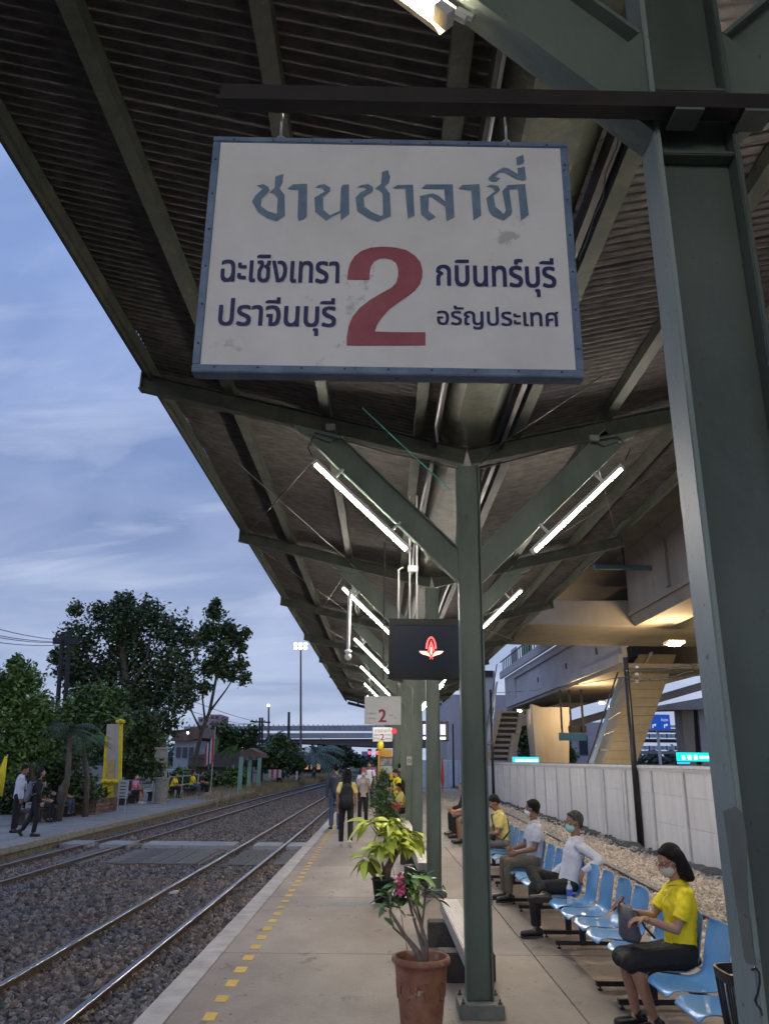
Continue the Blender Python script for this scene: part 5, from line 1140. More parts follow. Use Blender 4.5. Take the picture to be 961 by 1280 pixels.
mb = MB(); mb.tube([(9.5, 33, 10.0), (12.0, 33, 10.0)], .12, 10); mb.build('drain_pipe', mat('pipe_blue_grey', (.10, .2, .22), .5), br); mb = MB(); mb.tube([(10.8, 33, 10.0), (10.8, 33, 11.3)], .05, 8); mb.build('drain_hanger', DARK, br)
for xx in (13, 30):
    mb = MB(); mb.box((xx+6, 38, -.6), (xx+7.6, 41, 8.0)); mb.build('pier', BCONC, br, bevel=.08)
# landing beam: long pale girder with a recessed panel
lb = empty('landing_girder', (14, 50, 8), 'pale blue-grey concrete girder with recessed panel under the deck', 'bridge')
gx = 13.4; zb, zt = 7.1, 10.1
def beam_piece(a, b, x0_, x1_, nm, m=WCONC):
    mb = MB(); mb.box((x0_, a[0], a[1]), (x1_, b[0], b[1])); return mb.build(nm, m, lb)
Yn, Yf = 43.2, 82
beam_piece((Yn, zb), (Yf, zb+.5), gx, gx+.5, 'lower_flange'); beam_piece((Yn, zt-.55), (Yf, zt), gx, gx+.5, 'upper_flange'); beam_piece((Yf-5.5, zb+.5), (Yf, zt-.55), gx+.001, gx+.5, 'end_block'); beam_piece((Yn, zb+.5), (Yf-5.5, zt-.55), gx+.22, gx+.5, 'recessed_web')
beam_piece((Yn, zb-.25), (Yf, zb-.002), gx+.15, gx+5.8, 'soffit', BCONC); beam_piece((Yn+4, zt), (Yf+1, zt+.7), gx-.35, gx-.15, 'parapet'); beam_piece((Yn, zb), (Yf, zt), gx+5.3, gx+5.8, 'rear_girder', BCONC)
for yy in (48, 56, 66): beam_piece((yy, zb+1.1), (yy+.28, zb+1.5), gx+.16, gx+.219, 'drain_slot', DARK)
for k in range(24):
    yy = 56+k*1.1; beam_piece((yy, zt+.7), (yy+.08, zt+1.7), gx-.29, gx-.21, 'baluster', DARK)
beam_piece((55.5, zt+1.7), (Yf+1, zt+1.78), gx-.30, gx-.20, 'handrail', DARK)
beam_piece((70, zt+.7), (73, zt+2.6), gx+.3, gx+.5, 'green_panel', mat('green_panel', (.05, .22, .07), .4)); beam_piece((58, zt+.7), (61, zt+2.5), gx+.4, gx+.5, 'pale_panel', WCONC); beam_piece((77, zt+.7), (80, zt+2.6), gx+.4, gx+.5, 'pale_panel', WCONC)
lbs = mat('lamp_glow', (1, .9, .7), .3, emit=(1, .72, .35), es=60)
# yellow lit pier
pr = empty('bridge_pier', (13, 56, 0), 'concrete pier lit yellow on one side below the pale girder', 'pier')
def box_px(px0, py0, px1, py1, y, d, nm, m, par, bev=0):
    a, b = atY(px0, py0, y), atY(px1, py1, y); mb = MB(); mb.box((min(a.x, b.x), y, min(a.z, b.z)), (max(a.x, b.x), y+d, max(a.z, b.z))); return mb.build(nm, m, par, bevel=bev)
mb = MB(); px_prism(mb, [(666, 884), (711, 884), (711, 958), (673, 958), (666, 900)], 55, 2.6); mb.build('shaft', BCONC, pr)
mb = MB(); px_prism(mb, [(664, 880), (676, 884), (682, 958), (670, 958)], 54.2, .78); mb.build('buttress', BCONC, pr)
# stair flight seen from below
st = empty('concrete_stair', (9, 60, 0), 'concrete stair flight with dark risers climbing behind the wall', 'stairs')
STC = mat('stair_concrete', (.32, .28, .23), .8, c2=(.40, .35, .29), scale=2)
for pts in ([(623.5, 887), (628, 887), (621, 918), (616, 921)], [(615.5, 921), (621, 918), (611, 956), (605, 956)], [(650, 887), (656, 887), (650, 917), (645, 917)], [(640, 919), (650, 917), (641, 956), (634, 956)]):
    mb = MB(); px_prism(mb, pts, 59.4, .6); mb.build('stringer', STC, st)
for k in range(9):
    t = k/9; py = 889+t*62; xl = 627-16*t-(3 if t > .45 else 0); xr = 650-8*t-(3 if t > .45 else 0)
    a, b = atY(xl, py, 60), atY(xr, py+2.4, 60); y0 = 60+k*-.02
    mb = MB(); mb.box((a.x, 59.9+k*.0, b.z), (b.x, 60.6, a.z)); mb.build('tread', STC, st)
    a, b = atY(xl, py+2.6, 60.2), atY(xr, py+6.6, 60.2); mb = MB(); mb.box((a.x, 60.3, b.z), (b.x, 60.5, a.z)); mb.build('riser', mat('riser', (.10, .08, .06), .8), st)
hr = empty('stair_handrail', (8.8, 60, 0), 'steel and glass handrail left of the stair flight', 'railing')
for pts, m in (([(620, 852), (622, 852), (613, 925), (611, 925)], GLASSB), ([(616, 884), (617.5, 884), (604, 956), (602.5, 956)], PFRAME), ([(620.5, 830), (621.5, 830), (606, 925), (605, 925)], BLACK)):
    mb = MB(); px_prism(mb, pts, 59, .15); mb.build('rail', m, hr)
# escalator truss clad in beige panels
es_ = empty('escalator', (16, 46, 3), 'sloping escalator truss clad in beige panels with glass balustrade', 'escalator')
L0, L1, R0, R1 = (797.5, 818), (754, 960), (845, 818), (793, 960)
nP = 13
for k in range(nP):
    t0, t1 = k/nP+.0014, (k+1)/nP-.0014
    f_ = lambda A_, B_, t: (A_[0]+(B_[0]-A_[0])*t, A_[1]+(B_[1]-A_[1])*t)
    mb = MB(); px_prism(mb, [f_(L0, L1, t0), f_(R0, R1, t0), f_(R0, R1, t1), f_(L0, L1, t1)], 46, .25); mb.build('panel', BEIGE, es_)
mb = MB(); px_prism(mb, [(799, 818), (843, 818), (791, 960), (756, 960)], 46.26, 2.2); mb.build('truss', BCONC, es_)
SIDEM = mat('escalator_side', (.36, .37, .40), .5, c2=(.42, .43, .46), scale=1)
for k in range(6):
    t0, t1 = k/6+.006, (k+1)/6-.006; A0, A1_, B0, B1 = (779, 846), (735, 957), (797, 820), (753, 960)
    mb = MB(); px_prism(mb, [f_(A0, A1_, t0), f_(B0, B1, t0), f_(B0, B1, t1), f_(A0, A1_, t1)], 46.1, .2); mb.build('side_panel', SIDEM, es_)
for pts, m in (([(774, 846), (779, 846), (741, 956), (736, 956)], GLASSB), ([(772, 838), (773.6, 838), (734, 957), (732.4, 957)], BLACK), ([(812, 815), (816, 815), (799.5, 846), (797, 846)], PFRAME)):
    mb = MB(); px_prism(mb, pts, 45.6, .12); mb.build('balustrade', m, es_)
# teal hanging station sign
hs_ = empty('hanging_sign', (14, 50, 6), 'teal sign board hanging from rods under the pale girder', 'sign')
box_px(699, 916, 733, 926, 50, .25, 'board', mat('teal_board', (.015, .12, .22), .4), hs_); box_px(711, 907, 733, 915.5, 50.4, .3, 'rear_board', BLACK, hs_)
for xp in (700.5, 712, 727): box_px(xp, 862, xp+.7, 916, 50.1, .04, 'rod', DARK, hs_)
# led signs on the wall
def led(px0, py0, px1, py1, y, label, c, icons):
    s = empty('led_sign', atY(px0, py1, y), label, 'sign')
    box_px(px0, py0, px1, py1, y, .3, 'panel', mat('led_'+label[:6], c, .3, emit=c, es=1.5), s)
    for a, b, c_, d in icons: box_px(a, b, c_, d, y-.03, .02, 'icon', mat('led_white', (.9, .95, .95), .3, emit=(.9, 1, 1), es=1.6), s)
led(847, 940.5, 898, 952, 40, 'green to cyan lit sign with white icons above the wall at right', (.0, .50, .42), [(852, 944.5, 856, 949.5), (859, 944, 864, 949.5), (867, 944, 871.5, 949.5)]+[(874+i*2.7, 945, 875.8+i*2.7, 948.5) for i in range(8)])
box_px(847.5, 952.5, 862, 955, 40, .2, 'lower_strip', mat('led_blue', (.02, .3, .8), .3, emit=(.03, .35, .95), es=1.4), bpy.data.objects['led_sign'])
led(641, 946, 673.5, 955, 44, 'cyan lit sign above the wall beside the stair', (.02, .42, .60), [(644+i*3.2, 949, 646.3+i*3.2, 952.2) for i in range(9)])
# lamps of the station
def lamp(px, py, y, label, w=.5, warm=True, es=60):
    p = atY(px, py, y); l = empty('ceiling_lamp', p, label, 'lamp')
    mb = MB(); mb.box((p.x-w/2, y-w/2, p.z), (p.x+w/2, y+w/2, p.z+.12)); mb.build('housing', BATT, l)
    mb = MB(); mb.ball((p.x, y, p.z-.02), (w*.45, w*.3, .07), 12, 6); mb.build('lens', mat('lamp_lens%d' % es, (1, .9, .7), .3, emit=(1, .74, .40) if warm else (1, .95, .9), es=es), l)
lamp(842, 805, 35.5, 'bright warm lamp on the underside of the concrete cap', .75, es=150)
lamp(752, 878, 47, 'small bright lamp under the pale girder by the escalator', .4, es=200)
lamp(649, 888, 56, 'small lamp over the top of the stair flight', .35, es=120)
def flood(px, py, y, label, tgt, power, col=(1, .70, .36), pt=False):
    p = atY(px, py, y); l = bpy.data.lights.new('station_floodlight', 'POINT' if pt else 'SPOT'); l.energy = power; l.color = col; l.shadow_soft_size = .4
    if not pt: l.spot_size = R(110); l.spot_blend = .6
    o = bpy.data.objects.new('station_floodlight', l); COL.objects.link(o); o.location = p; o.rotation_euler = (Vector(tgt)-p).to_track_quat('-Z', 'Y').to_euler()
flood(842, 813, 35.0, '', (9, 22, 0), 650, pt=True)          # light of the warm deck lamp on gravel, wall
flood(735, 884, 52.5, '', (14, 62, 3), 900, pt=True)
flood(700, 960, 44, '', (17, 46, 6), 350, (1, .72, .40))
lq = empty('ceiling_lamp', (9.6, 14.0, 10.9), 'warm deck lamp high over the gravel track', 'lamp')
mb = MB(); mb.box((9.2, 13.7, 10.9), (10.0, 14.3, 10.995)); mb.build('housing', BATT, lq)
l_ = bpy.data.lights.new('deck_lamp_light', 'SPOT'); l_.energy = 3200; l_.color = (1, .74, .42); l_.spot_size = R(120); l_.spot_blend = .7; l_.shadow_soft_size = .3
o = bpy.data.objects.new('deck_lamp_light', l_); COL.objects.link(o); o.location = (9.6, 14.0, 10.8); o.rotation_euler = (Vector((6.0, 16.5, 0))-o.location).to_track_quat('-Z', 'Y').to_euler()
# farther viaduct girders, pier, highway decks and the blue road sign
vd = empty('viaduct', (24, 75, 6), 'farther viaduct with sloping girders and twin piers behind the escalator', 'bridge')
for pts, y, d, m, nm in (([(640, 900), (900, 806), (900, 822), (640, 912)], 70, 2, BCONC, 'girder'), ([(700, 905), (900, 846), (900, 856), (700, 914)], 74, 2, BCONC, 'girder'), ([(640, 885), (900, 800), (900, 806), (640, 899)], 72.5, 3, DARK, 'deck_underside'), ([(812, 884), (900, 868), (900, 886), (812, 888)], 78, 3, WCONC, 'crosshead'), ([(851, 886), (866, 886), (870, 958), (857, 958)], 79, 2, BCONC, 'pier'), ([(866, 886), (872, 886), (878, 958), (870, 958)], 79.6, 2, DARK, 'pier_recess'), ([(872, 886), (884, 886), (894, 958), (878, 958)], 79.2, 2, WCONC, 'pier')):
    mb = MB(); px_prism(mb, pts, y, d); mb.build(nm, m, vd)
hw = empty('highway', (40, 130, 4), 'distant stacked highway decks with blue glass barriers', 'bridge')
for i, (py, h) in enumerate(((906, 4), (917, 6), (932, 6))):
    box_px(790, py, 900, py+h, 140-i*6, .6, 'glass_barrier', GLASSB if i else WCONC, hw); box_px(790, py+h+.3, 900, py+h+5, 139-i*6, 6, 'deck', mat('hw_deck', (.24, .20, .22), .8) if i != 1 else DARK, hw)
    for k in range(9): box_px(800+k*11, py, 801+k*11, py+h, 138.8-i*6, .4, 'barrier_post', DARK, hw)
rs_ = empty('road_sign', atY(828, 913, 115), 'blue direction sign with white arrows seen past the escalator', 'sign')
box_px(812, 893, 838, 912.5, 115, .4, 'board', mat('road_blue', (.015, .10, .55), .4, emit=(.01, .08, .45), es=.35), rs_)
WHT = mat('sign_white_print', (.8, .8, .8), .4, emit=(.8, .8, .85), es=.4)
a_, b_ = atY(826, 901.5, 114.9), atY(834, 898, 114.9); fit_text('letters', 'ดินแดง', WHT, a_.x, b_.x, a_.z, b_.z, 114.9, rs_, .01)
for xp in (815, 829.5):
    mb = MB(); px_prism(mb, [(xp, 910), (xp+1.2, 910), (xp+1.2, 907), (xp+3, 907), (xp+3, 908.3), (xp+5, 906), (xp+3, 904.2), (xp+3, 905.4), (xp, 905.4)], 114.85, .04); mb.build('arrow', WHT, rs_)
box_px(823, 912, 824.4, 957, 116, .3, 'post', PFRAME, rs_)
# pale buildings behind the station
def block(px0, py0, px1, py1, y, d, label, m, rows=0, cols=0, wm=None, roof=None):
    e = empty('building', atY((px0+px1)/2, py1, y), label, 'building'); box_px(px0, py0, px1, py1, y, d, 'wall', m, e)
    for r_ in range(rows):
        for c_ in range(cols):
            w, h = (px1-px0)/cols, (py1-py0)/rows
            box_px(px0+(c_+.25)*w, py0+(r_+.3)*h, px0+(c_+.75)*w, py0+(r_+.72)*h, y-.12, .1, 'window', wm or mat('dark_window', (.04, .05, .07), .2), e)
    if roof: mb = MB(); px_prism(mb, roof[0], y-.5, d+1); mb.build('roof', roof[1], e)
    return e
LAV = mat('lavender_wall', (.40, .37, .42), .8, c2=(.46, .43, .48), scale=.4)
block(565, 868, 668, 960, 95, 8, 'pale lavender concrete block behind the stair', LAV)
block(540, 872, 575, 950, 108, 8, 'pale tower like wall between the columns far right', WCONC, 0, 0)
block(668, 902, 790, 960, 100, 6, 'lavender wall behind the yellow pier', LAV, 1, 5)
e = block(596, 838, 621, 930, 84, 5, 'tall grey service tower left of the stair', WCONC)
box_px(600, 838, 616, 846, 83.8, .18, 'dark_band', DARK, e)

# ------------------------------------------------------------------ trees
def tree(name, label, base, top_pts, blobs, n, size, mats, seed, trunk_r=.2, group=None, hollow=.35, cat='tree'):
    t = empty(name, base, label, cat, group)
    mb = MB()
    for k, pts in enumerate(top_pts):
        r0 = trunk_r if k == 0 else trunk_r*.45
        mb.tube([Vector(p) for p in pts], [r0*(1-.75*i/(len(pts)-1)) for i in range(len(pts))], 8)
    mb.build('trunk', BARK, t, smooth=True)
    leaf_cloud('crown', blobs, n, size, mats, t, seed, hollow=hollow); return t
def pb(px, py, r, y, ry=None, rz=None):       # clump centre seen at px,py with radius in picture pixels
    c = atY(px, py, y); s = y/FPX*1.0; return (c.x, c.y, c.z, r*s, (ry or r)*s, (rz or r)*s)
# broad dark tree
Y0 = 44; rnd = random.Random(3)
bl = [pb(150, 780, 30, Y0), (pb(185, 770, 24, Y0)), pb(100, 800, 26, Y0), pb(125, 765, 14, Y0), pb(215, 790, 24, Y0), pb(90, 835, 22, Y0), pb(165, 820, 34, Y0+1), pb(120, 850, 34, Y0+1), pb(220, 830, 28, Y0), pb(195, 862, 30, Y0+1), pb(160, 880, 30, Y0), pb(228, 872, 18, Y0-1), pb(95, 762, 11, Y0), pb(155, 752, 15, Y0), pb(240, 800, 12, Y0), pb(110, 895, 30, Y0), pb(235, 855, 14, Y0), pb(205, 905, 20, Y0), pb(72, 820, 12, Y0), pb(165, 925, 26, Y0-2), pb(125, 930, 24, Y0-2), pb(190, 935, 16, Y0-1)]
c = lambda a, b, d=0: atY(a, b, Y0+d)
tree('broadleaf_tree', 'broad dark tree towering behind the left platform', atY(165, 985, Y0), [[c(165, 990), c(166, 930), c(160, 870), c(152, 800), c(150, 765)], [c(165, 925), c(190, 880), c(210, 820)], [c(163, 905), c(130, 860), c(105, 810)], [c(160, 870), c(185, 820), c(190, 780)], [c(165, 915), c(220, 915), c(236, 912)]], bl, 26000, .25, [LEAFD, LEAFD, LEAFM], 1, .34, hollow=.3)
Y1 = 50; c = lambda a, b, d=0: atY(a, b, Y1+d)
tree('broadleaf_tree', 'slender open crowned tree right of the broad dark tree', atY(240, 985, Y1), [[c(239, 985), c(243, 955), c(252, 915), c(262, 890), c(270, 850), c(276, 800), c(272, 765)], [c(262, 890), c(283, 862), c(297, 840)], [c(257, 905), c(253, 870), c(258, 820)], [c(270, 850), c(290, 810)], [c(252, 915), c(240, 890), c(232, 880)]],
     [pb(268, 765, 13, Y1), pb(285, 790, 15, Y1), pb(298, 800, 12, Y1), pb(262, 790, 15, Y1), pb(275, 815, 18, Y1), pb(300, 830, 11, Y1), pb(305, 848, 9, Y1), pb(290, 845, 8, Y1), pb(260, 835, 14, Y1), pb(252, 800, 12, Y1), pb(255, 860, 10, Y1), pb(308, 790, 6, Y1), pb(270, 752, 6, Y1), pb(280, 838, 12, Y1), pb(303, 812, 6, Y1)], 5200, .30, [LEAFD, LEAFM], 2, .17, hollow=.1)
# front thicket on the left
Yt = 27
for i, (label, bls, n, ms, y) in enumerate([
    ('leafy green bush at the left picture edge', [(8, 860, 26), (30, 850, 22), (10, 900, 34), (45, 885, 24), (35, 925, 30), (8, 950, 26), (58, 905, 16), (20, 830, 12), (60, 935, 18)], 11000, [LEAFM, LEAFL, LEAFM, LEAFL], 27),
    ('dense mid green bush behind the palm', [(100, 890, 26), (130, 880, 26), (120, 910, 26), (148, 870, 12), (95, 925, 26), (150, 905, 18), (75, 900, 14), (112, 868, 14)], 9000, [LEAFM, LEAFD, LEAFL], 35),
    ('drooping dark bush behind the yellow post', [(165, 915, 22), (172, 950, 22), (150, 955, 18), (190, 925, 16), (196, 960, 14), (182, 900, 14)], 8000, [LEAFD, LEAFM], 38),
    ('low green hedge behind the farther seats on the left', [(215, 978, 10), (232, 974, 11), (250, 976, 9), (265, 974, 10), (280, 976, 9), (222, 966, 7), (292, 978, 7)], 4200, [LEAFM, LEAFL, LEAFD], 56),
    ('hedge of low shrubs beneath the left trees', [(60, 975, 26), (100, 985, 22), (30, 985, 24), (5, 1000, 22), (80, 955, 22)], 7000, [LEAFD, LEAFM], 29.5)]):
    bls = [pb(a, b, r, y) for a, b, r in bls]; g = atY(60 if i != 2 else 172, 1010, y); g.z = -.1
    tree('bush', label, g, [[g, Vector((bls[0][0], y, bls[0][2]))], [g, Vector((bls[1][0], y, bls[1][2]))], [g, Vector((bls[2][0], y, bls[2][2]))]], bls, n, .17 if y < 35 else .2, ms, 20+i, .09, cat='bush', hollow=.2)
# palms
def palm(label, base, head, n, L, m, seed, r=.12, name='palm_tree', droop=.9):
    rg = random.Random(seed); t = empty(name, base, label, 'palm'); base = Vector(base); head = Vector(head)
    mb = MB(); mid = base.lerp(head, .5)+V(.12, 0, 0); mb.tube([base, mid, head], [r*1.2, r, r*.8], 8); mb.build('trunk', BARK, t, smooth=True)
    for k in range(n):
        th = k*2.4+rg.random()*.4; el = rg.uniform(-.1, 1.1); d = V(math.cos(th), math.sin(th), 0); mb = MB(); pts = []
        for i in range(9):
            u = i/8; pts.append(head+d*L*u*math.cos(el*.6)+V(0, 0, L*(math.sin(el)*u-droop*u*u*.75)))
        mb.tube(pts, [.02*(1-i/9) for i in range(9)], 4)
        for i in range(1, 9):
            for j in (0, .5):
                if i == 8 and j: continue
                p = pts[i] if not j else pts[i].lerp(pts[i-1], .5); tg = (pts[i]-pts[i-1]).normalized(); sd = tg.cross(V(0, 0, 1)).normalized(); ll = L*.30*math.sin(math.pi*min(.95, (i-j)/9+.08))
                for e_ in (-1, 1):
                    tip = p+sd*e_*ll*.8+tg*ll*.5-V(0, 0, ll*.45); w = tg*.035*L/2
                    mb.add([p-w, p+w, tip], [(0, 1, 2)])
        mb.build('frond', m, t)
pbz = atY(75, 1010, 26.5); pbz.z = -.1
palm('leaning palm beside the seated people on the left', pbz, atY(88, 915, 26.5), 16, 1.15, LEAFD, 5, .10)
pbz = atY(108, 1010, 28.5); pbz.z = -.1
palm('feathery palm left of the yellow post', pbz, atY(104, 928, 28.5), 18, 1.15, LEAFM, 6, .09)
pbz = atY(391, 985, 85); palm('coconut palm near the overpass', pbz, atY(391, 945, 85), 24, 4.2, leafmat('leaf_palm', (.10, .15, .12), (.15, .21, .16)), 7, .2)
# trees in the middle distance
mid = [('round leafy tree right of the green posts', [(348, 945, 22), (330, 950, 14), (365, 950, 14), (350, 930, 12), (372, 958, 10)], 70, 5200, [LEAFM, LEAFD]),
       ('dark tree line behind the station houses', [(275, 920, 16), (295, 925, 14), (310, 925, 12), (255, 925, 12), (315, 915, 8)], 82, 5000, [LEAFD, LEAFM]),
       ('hazy trees beneath the overpass', [(425, 950, 10), (438, 948, 9), (448, 952, 8), (412, 955, 8), (432, 940, 7)], 120, 2600, [LEAFD]),
       ('bush with yellow tinged leaves beside the green posts', [(300, 975, 10), (292, 968, 8), (286, 978, 7)], 58, 1800, [LEAFM, LEAFL]),
       ('small trees seen through the station piers', [(652, 925, 12), (660, 940, 12), (655, 910, 9), (712, 945, 10), (706, 930, 8)], 90, 3200, [LEAFD, LEAFM])]
for i, (label, bls, y, n, ms) in enumerate(mid):
    B_ = [pb(a, b, r, y) for a, b, r in bls]; g = atY(bls[0][0], 980, y); g.z = -.6
    tree('distant_tree', label, g, [[g, Vector((B_[0][0], y, B_[0][2]))]], B_, n, .42 if y < 100 else .6, ms, 40+i, .2, hollow=.1)
ban = empty('banana_plant', atY(270, 975, 60), 'pale green banana leaves above the dark roof', 'plant')
bnl = leaf_me('leaf', 2.6, .8, mat('banana', (.12, .26, .08), .5, c2=(.18, .36, .12), scale=1), fold=.2, droop=.35)
for a, b, dx, dz in ((262, 940, -.8, .8), (268, 938, .1, 1.2), (275, 942, .6, .9), (284, 941, .9, .8), (258, 945, -1, .4), (288, 945, .3, 1.2)): put_leaf(bnl, ban, atY(a, b+6, 60), V(dx, -.2, dz), random.uniform(-.5, .5), random.uniform(.45, .65))
# dry grass strip (uncountable)
rg = np.random.default_rng(9); n = 9000; yy = 40+rg.random(n)*75; xx = np.interp(yy, [a for a, b in FAR], [b for a, b in FAR])-1.3-rg.random(n)*3.2
v = []; f = []
for i in range(n):
    h = rg.uniform(.25, .8); w = .05; dx, dy = rg.normal()*.15, rg.normal()*.1
    v += [(xx[i]-w, yy[i], -.55), (xx[i]+w, yy[i], -.55), (xx[i]+dx, yy[i]+dy, -.55+h)]; f.append((3*i, 3*i+1, 3*i+2))
me = bpy.data.meshes.new('dry_grass'); me.from_pydata(v, [], f); me.materials.append(mat('dry_grass', (.22, .18, .10), .9, c2=(.34, .27, .15), scale=.7, rand=0)); tag(link('dry_grass', me), 'dry straw coloured grass beside the far track', kind='stuff')

# ------------------------------------------------------------------ left platform furniture
fn = empty('ramp_railing', (-11, 28, ZL), 'white metal railing with diagonal braces behind the left seats', 'railing')
WM = mat('white_metal', (.42, .42, .42), .5)
def rail_seg(par, y0, y1, x, z0=.0, h=.95, diag=True, m=WM):
    for z in (h, h*.5): mb = MB(); mb.bar((x, y0, ZL+z), (x, y1, ZL+z), .05, .05); mb.build('bar', m, par)
    k = y0
    while k <= y1+.01: mb = MB(); mb.box((x-.03, k-.03, ZL), (x+.03, k+.03, ZL+h-.026)); mb.build('post', m, par); k += (y1-y0)/max(1, round((y1-y0)/2.2))
    if diag: mb = MB(); mb.bar((x+.03, y0, ZL+.1), (x+.03, y1, ZL+h-.05), .035, .035); mb.build('brace', m, par)
rail_seg(fn, 27.4, 31.0, -11.4)
fn2 = empty('ramp_railing', (-11, 38, ZL), 'long white railing behind the farther seated people', 'railing'); rail_seg(fn2, 33.0, 52, -11.1, diag=False)
pl = empty('planter', (-10.5, 30.6, ZL), 'low brown brick planter overflowing with ferns', 'planter')
BRK = mat('planter_brick', (.11, .07, .05), .9, c2=(.17, .11, .08), scale=8, rand=.3, bump=.4)
for r_ in range(4):
    for k in range(8):
        mb = MB(); yb = 29.6+k*.31+(.15 if r_ % 2 else 0); mb.box((-9.98, yb, ZL+r_*.125), (-9.86, yb+.29, ZL+r_*.125+.112)); mb.build('brick', BRK, pl)
    for k in range(5):
        mb = MB(); xb = -11.4+k*.3+(.12 if r_ % 2 else 0); mb.box((xb, 29.5, ZL+r_*.125), (xb+.28, 29.6, ZL+r_*.125+.112)); mb.build('brick', BRK, pl)
mb = MB(); mb.box((-11.4, 29.6, ZL), (-9.98, 32, ZL+.44)); mb.build('soil', SOIL, pl)
fern = leaf_me('fern_leaf', .75, .10, LEAFM, droop=.4); fe = empty('fern_clump', (-10.6, 30.6, ZL+.45), 'bright green ferns spilling over the brick planter', 'plant')
for k in range(90):
    th = random.random()*6.28; put_leaf(fern, fe, V(-10.65+random.uniform(-.6, .6), 30.7+random.uniform(-1, 1), ZL+.45), V(math.cos(th), math.sin(th), random.uniform(.5, 1.6)), random.uniform(-.5, .5), random.uniform(.7, 1.2), 'frond')
# yellow draped arch post
ap = empty('festive_post', atY(140, 1010, 32), 'white and gold display post draped in yellow cloth with yellow bows', 'decoration'); ap.location.z = ZL
YLC = cloth('drape_yellow', (.62, .47, .02)); GLD = mat('gold_trim', (.42, .28, .10), .5, c2=(.6, .45, .2), scale=6)
def bx(px0, py0, px1, py1, d, nm, m, dy=0, slant=0):
    mb = MB(); px_prism(mb, [(px0+slant, py0), (px1+slant, py0), (px1, py1), (px0, py1)], 32+dy, d); return mb.build(nm, m, ap)
bx(131, 905, 145, 950, .12, 'panel', mat('poster_pale', (.40, .36, .38), .6, c2=(.5, .42, .30), scale=2), slant=3); bx(131, 950, 142, 975, .12, 'panel', GLD, slant=1)
bx(143, 900, 147, 1000, .1, 'post', WM, -.05, 3); bx(147, 905, 151, 990, .12, 'drape', YLC, -.1, 2); bx(129, 978, 142, 1000, .3, 'base_cloth', YLC, -.15, 0); bx(128.5, 920, 131.5, 975, .08, 'gold_strip', YLC, -.05, 3)
for a, b in ((151, 901), (142, 976), (132, 976)):
    p = atY(a, b, 31.8)
    for e_ in (-1, 0, 1): mb = MB(); mb.ball(p+V(e_*.10, 0, -.03*abs(e_)), (.10, .08, .08), 8, 6); mb.build('bow', YLC, ap, smooth=True)
yf = empty('yellow_flag', atY(3, 990, 24), 'furled yellow flag at the left edge of the picture', 'flag'); yf.location.z = ZL
p = atY(8, 952, 24); mb = MB(); mb.loft([((p.x-.02, 24, p.z+.15), (.04, 0, 0), (0, .03, 0)), ((p.x-.08, 24, p.z-.4), (.12, .02, 0), (0, .05, 0)), ((p.x-.16, 24, p.z-.95), (.20, .03, 0), (0, .06, 0))], 12); mb.build('cloth', YLC, yf, smooth=True)
mb = MB(); mb.tube([(p.x-.2, 24, ZL), (p.x+.02, 24, p.z+.2)], .015, 6); mb.build('pole', WM, yf)
# notices
nb_ = empty('notice_board', atY(147, 990, 31.5), 'small white notice on a stand right of the yellow post', 'sign'); nb_.location.z = ZL
a_, b_ = atY(149, 975, 31.5), atY(159, 998, 31.5); mb = MB(); mb.box((a_.x, 31.5, b_.z), (b_.x, 31.55, a_.z)); mb.build('board', WM, nb_)
for k in range(5): mb = MB(); mb.box((a_.x+.08, 31.49, a_.z-.12-k*.12), (b_.x-.08, 31.497, a_.z-.09-k*.12)); mb.build('print', BLACK, nb_)
for x in (a_.x+.05, b_.x-.05): mb = MB(); mb.box((x-.015, 31.51, ZL), (x+.015, 31.54, b_.z)); mb.build('leg', WM, nb_)
tb = empty('timetable_board', atY(200, 1003, 37.8), 'tall cream timetable board above the stone bin', 'sign'); tb.location.z = ZL
a_, b_ = atY(192, 938, 37.8), atY(209, 970, 37.8); mb = MB(); mb.prism([atY(194, 936, 37.8), atY(210, 936, 37.8), atY(208, 970, 37.8), atY(191.5, 969, 37.8)], (0, .1, 0)); mb.build('board', mat('board_cream', (.42, .40, .33), .7, c2=(.34, .33, .28), scale=6, spots=(6, .62, (.12, .13, .16))), tb)
mb = MB(); mb.prism([atY(192, 934, 37.7), atY(212, 934, 37.7), atY(211, 936, 37.7), atY(193, 936, 37.7)], (0, .25, 0)); mb.build('hood', WM, tb)
for xp in (194, 207): a = atY(xp, 970, 37.9); mb = MB(); mb.box((a.x-.04, 37.9, ZL), (a.x+.04, 37.98, a.z)); mb.build('leg', WM, tb)
sbn = atY(201, 1003, 37.0); sbn.z = ZL; o = empty('stone_bin', sbn, 'round grey stone bin between pink and navy dressed people', 'bin')
mb = MB(); mb.lathe([(0, 0), (.30, 0), (.30, .05), (.28, .08), (.30, 1.0), (.34, 1.02), (.34, 1.10), (.27, 1.10), (.26, .9), (0, .9)], 24, sbn); mb.build('drum', OLDC, o, smooth=False)
def lbench(y0, y1, x, label):
    b = empty('platform_bench', (x, y0, ZL), label, 'bench'); mb = MB(); mb.box((x-.2, y0, ZL+.36), (x+.22, y1, ZL+.41)); mb.build('seat', WOODD, b)
    k = y0+.2
    while k < y1: mb = MB(); mb.box((x-.16, k-.05, ZL), (x+.18, k+.05, ZL+.359)); mb.build('leg', WOODD, b); k += 1.2
lbench(24.6, 29.0, -10.5, 'dark bench behind the standing man on the left'); lbench(33, 37.2, -10.75, 'dark bench of the person in pink'); lbench(38.8, 43, -10.45, 'dark bench right of the stone bin'); lbench(44, 50, -10.0, 'dark bench near the flag')
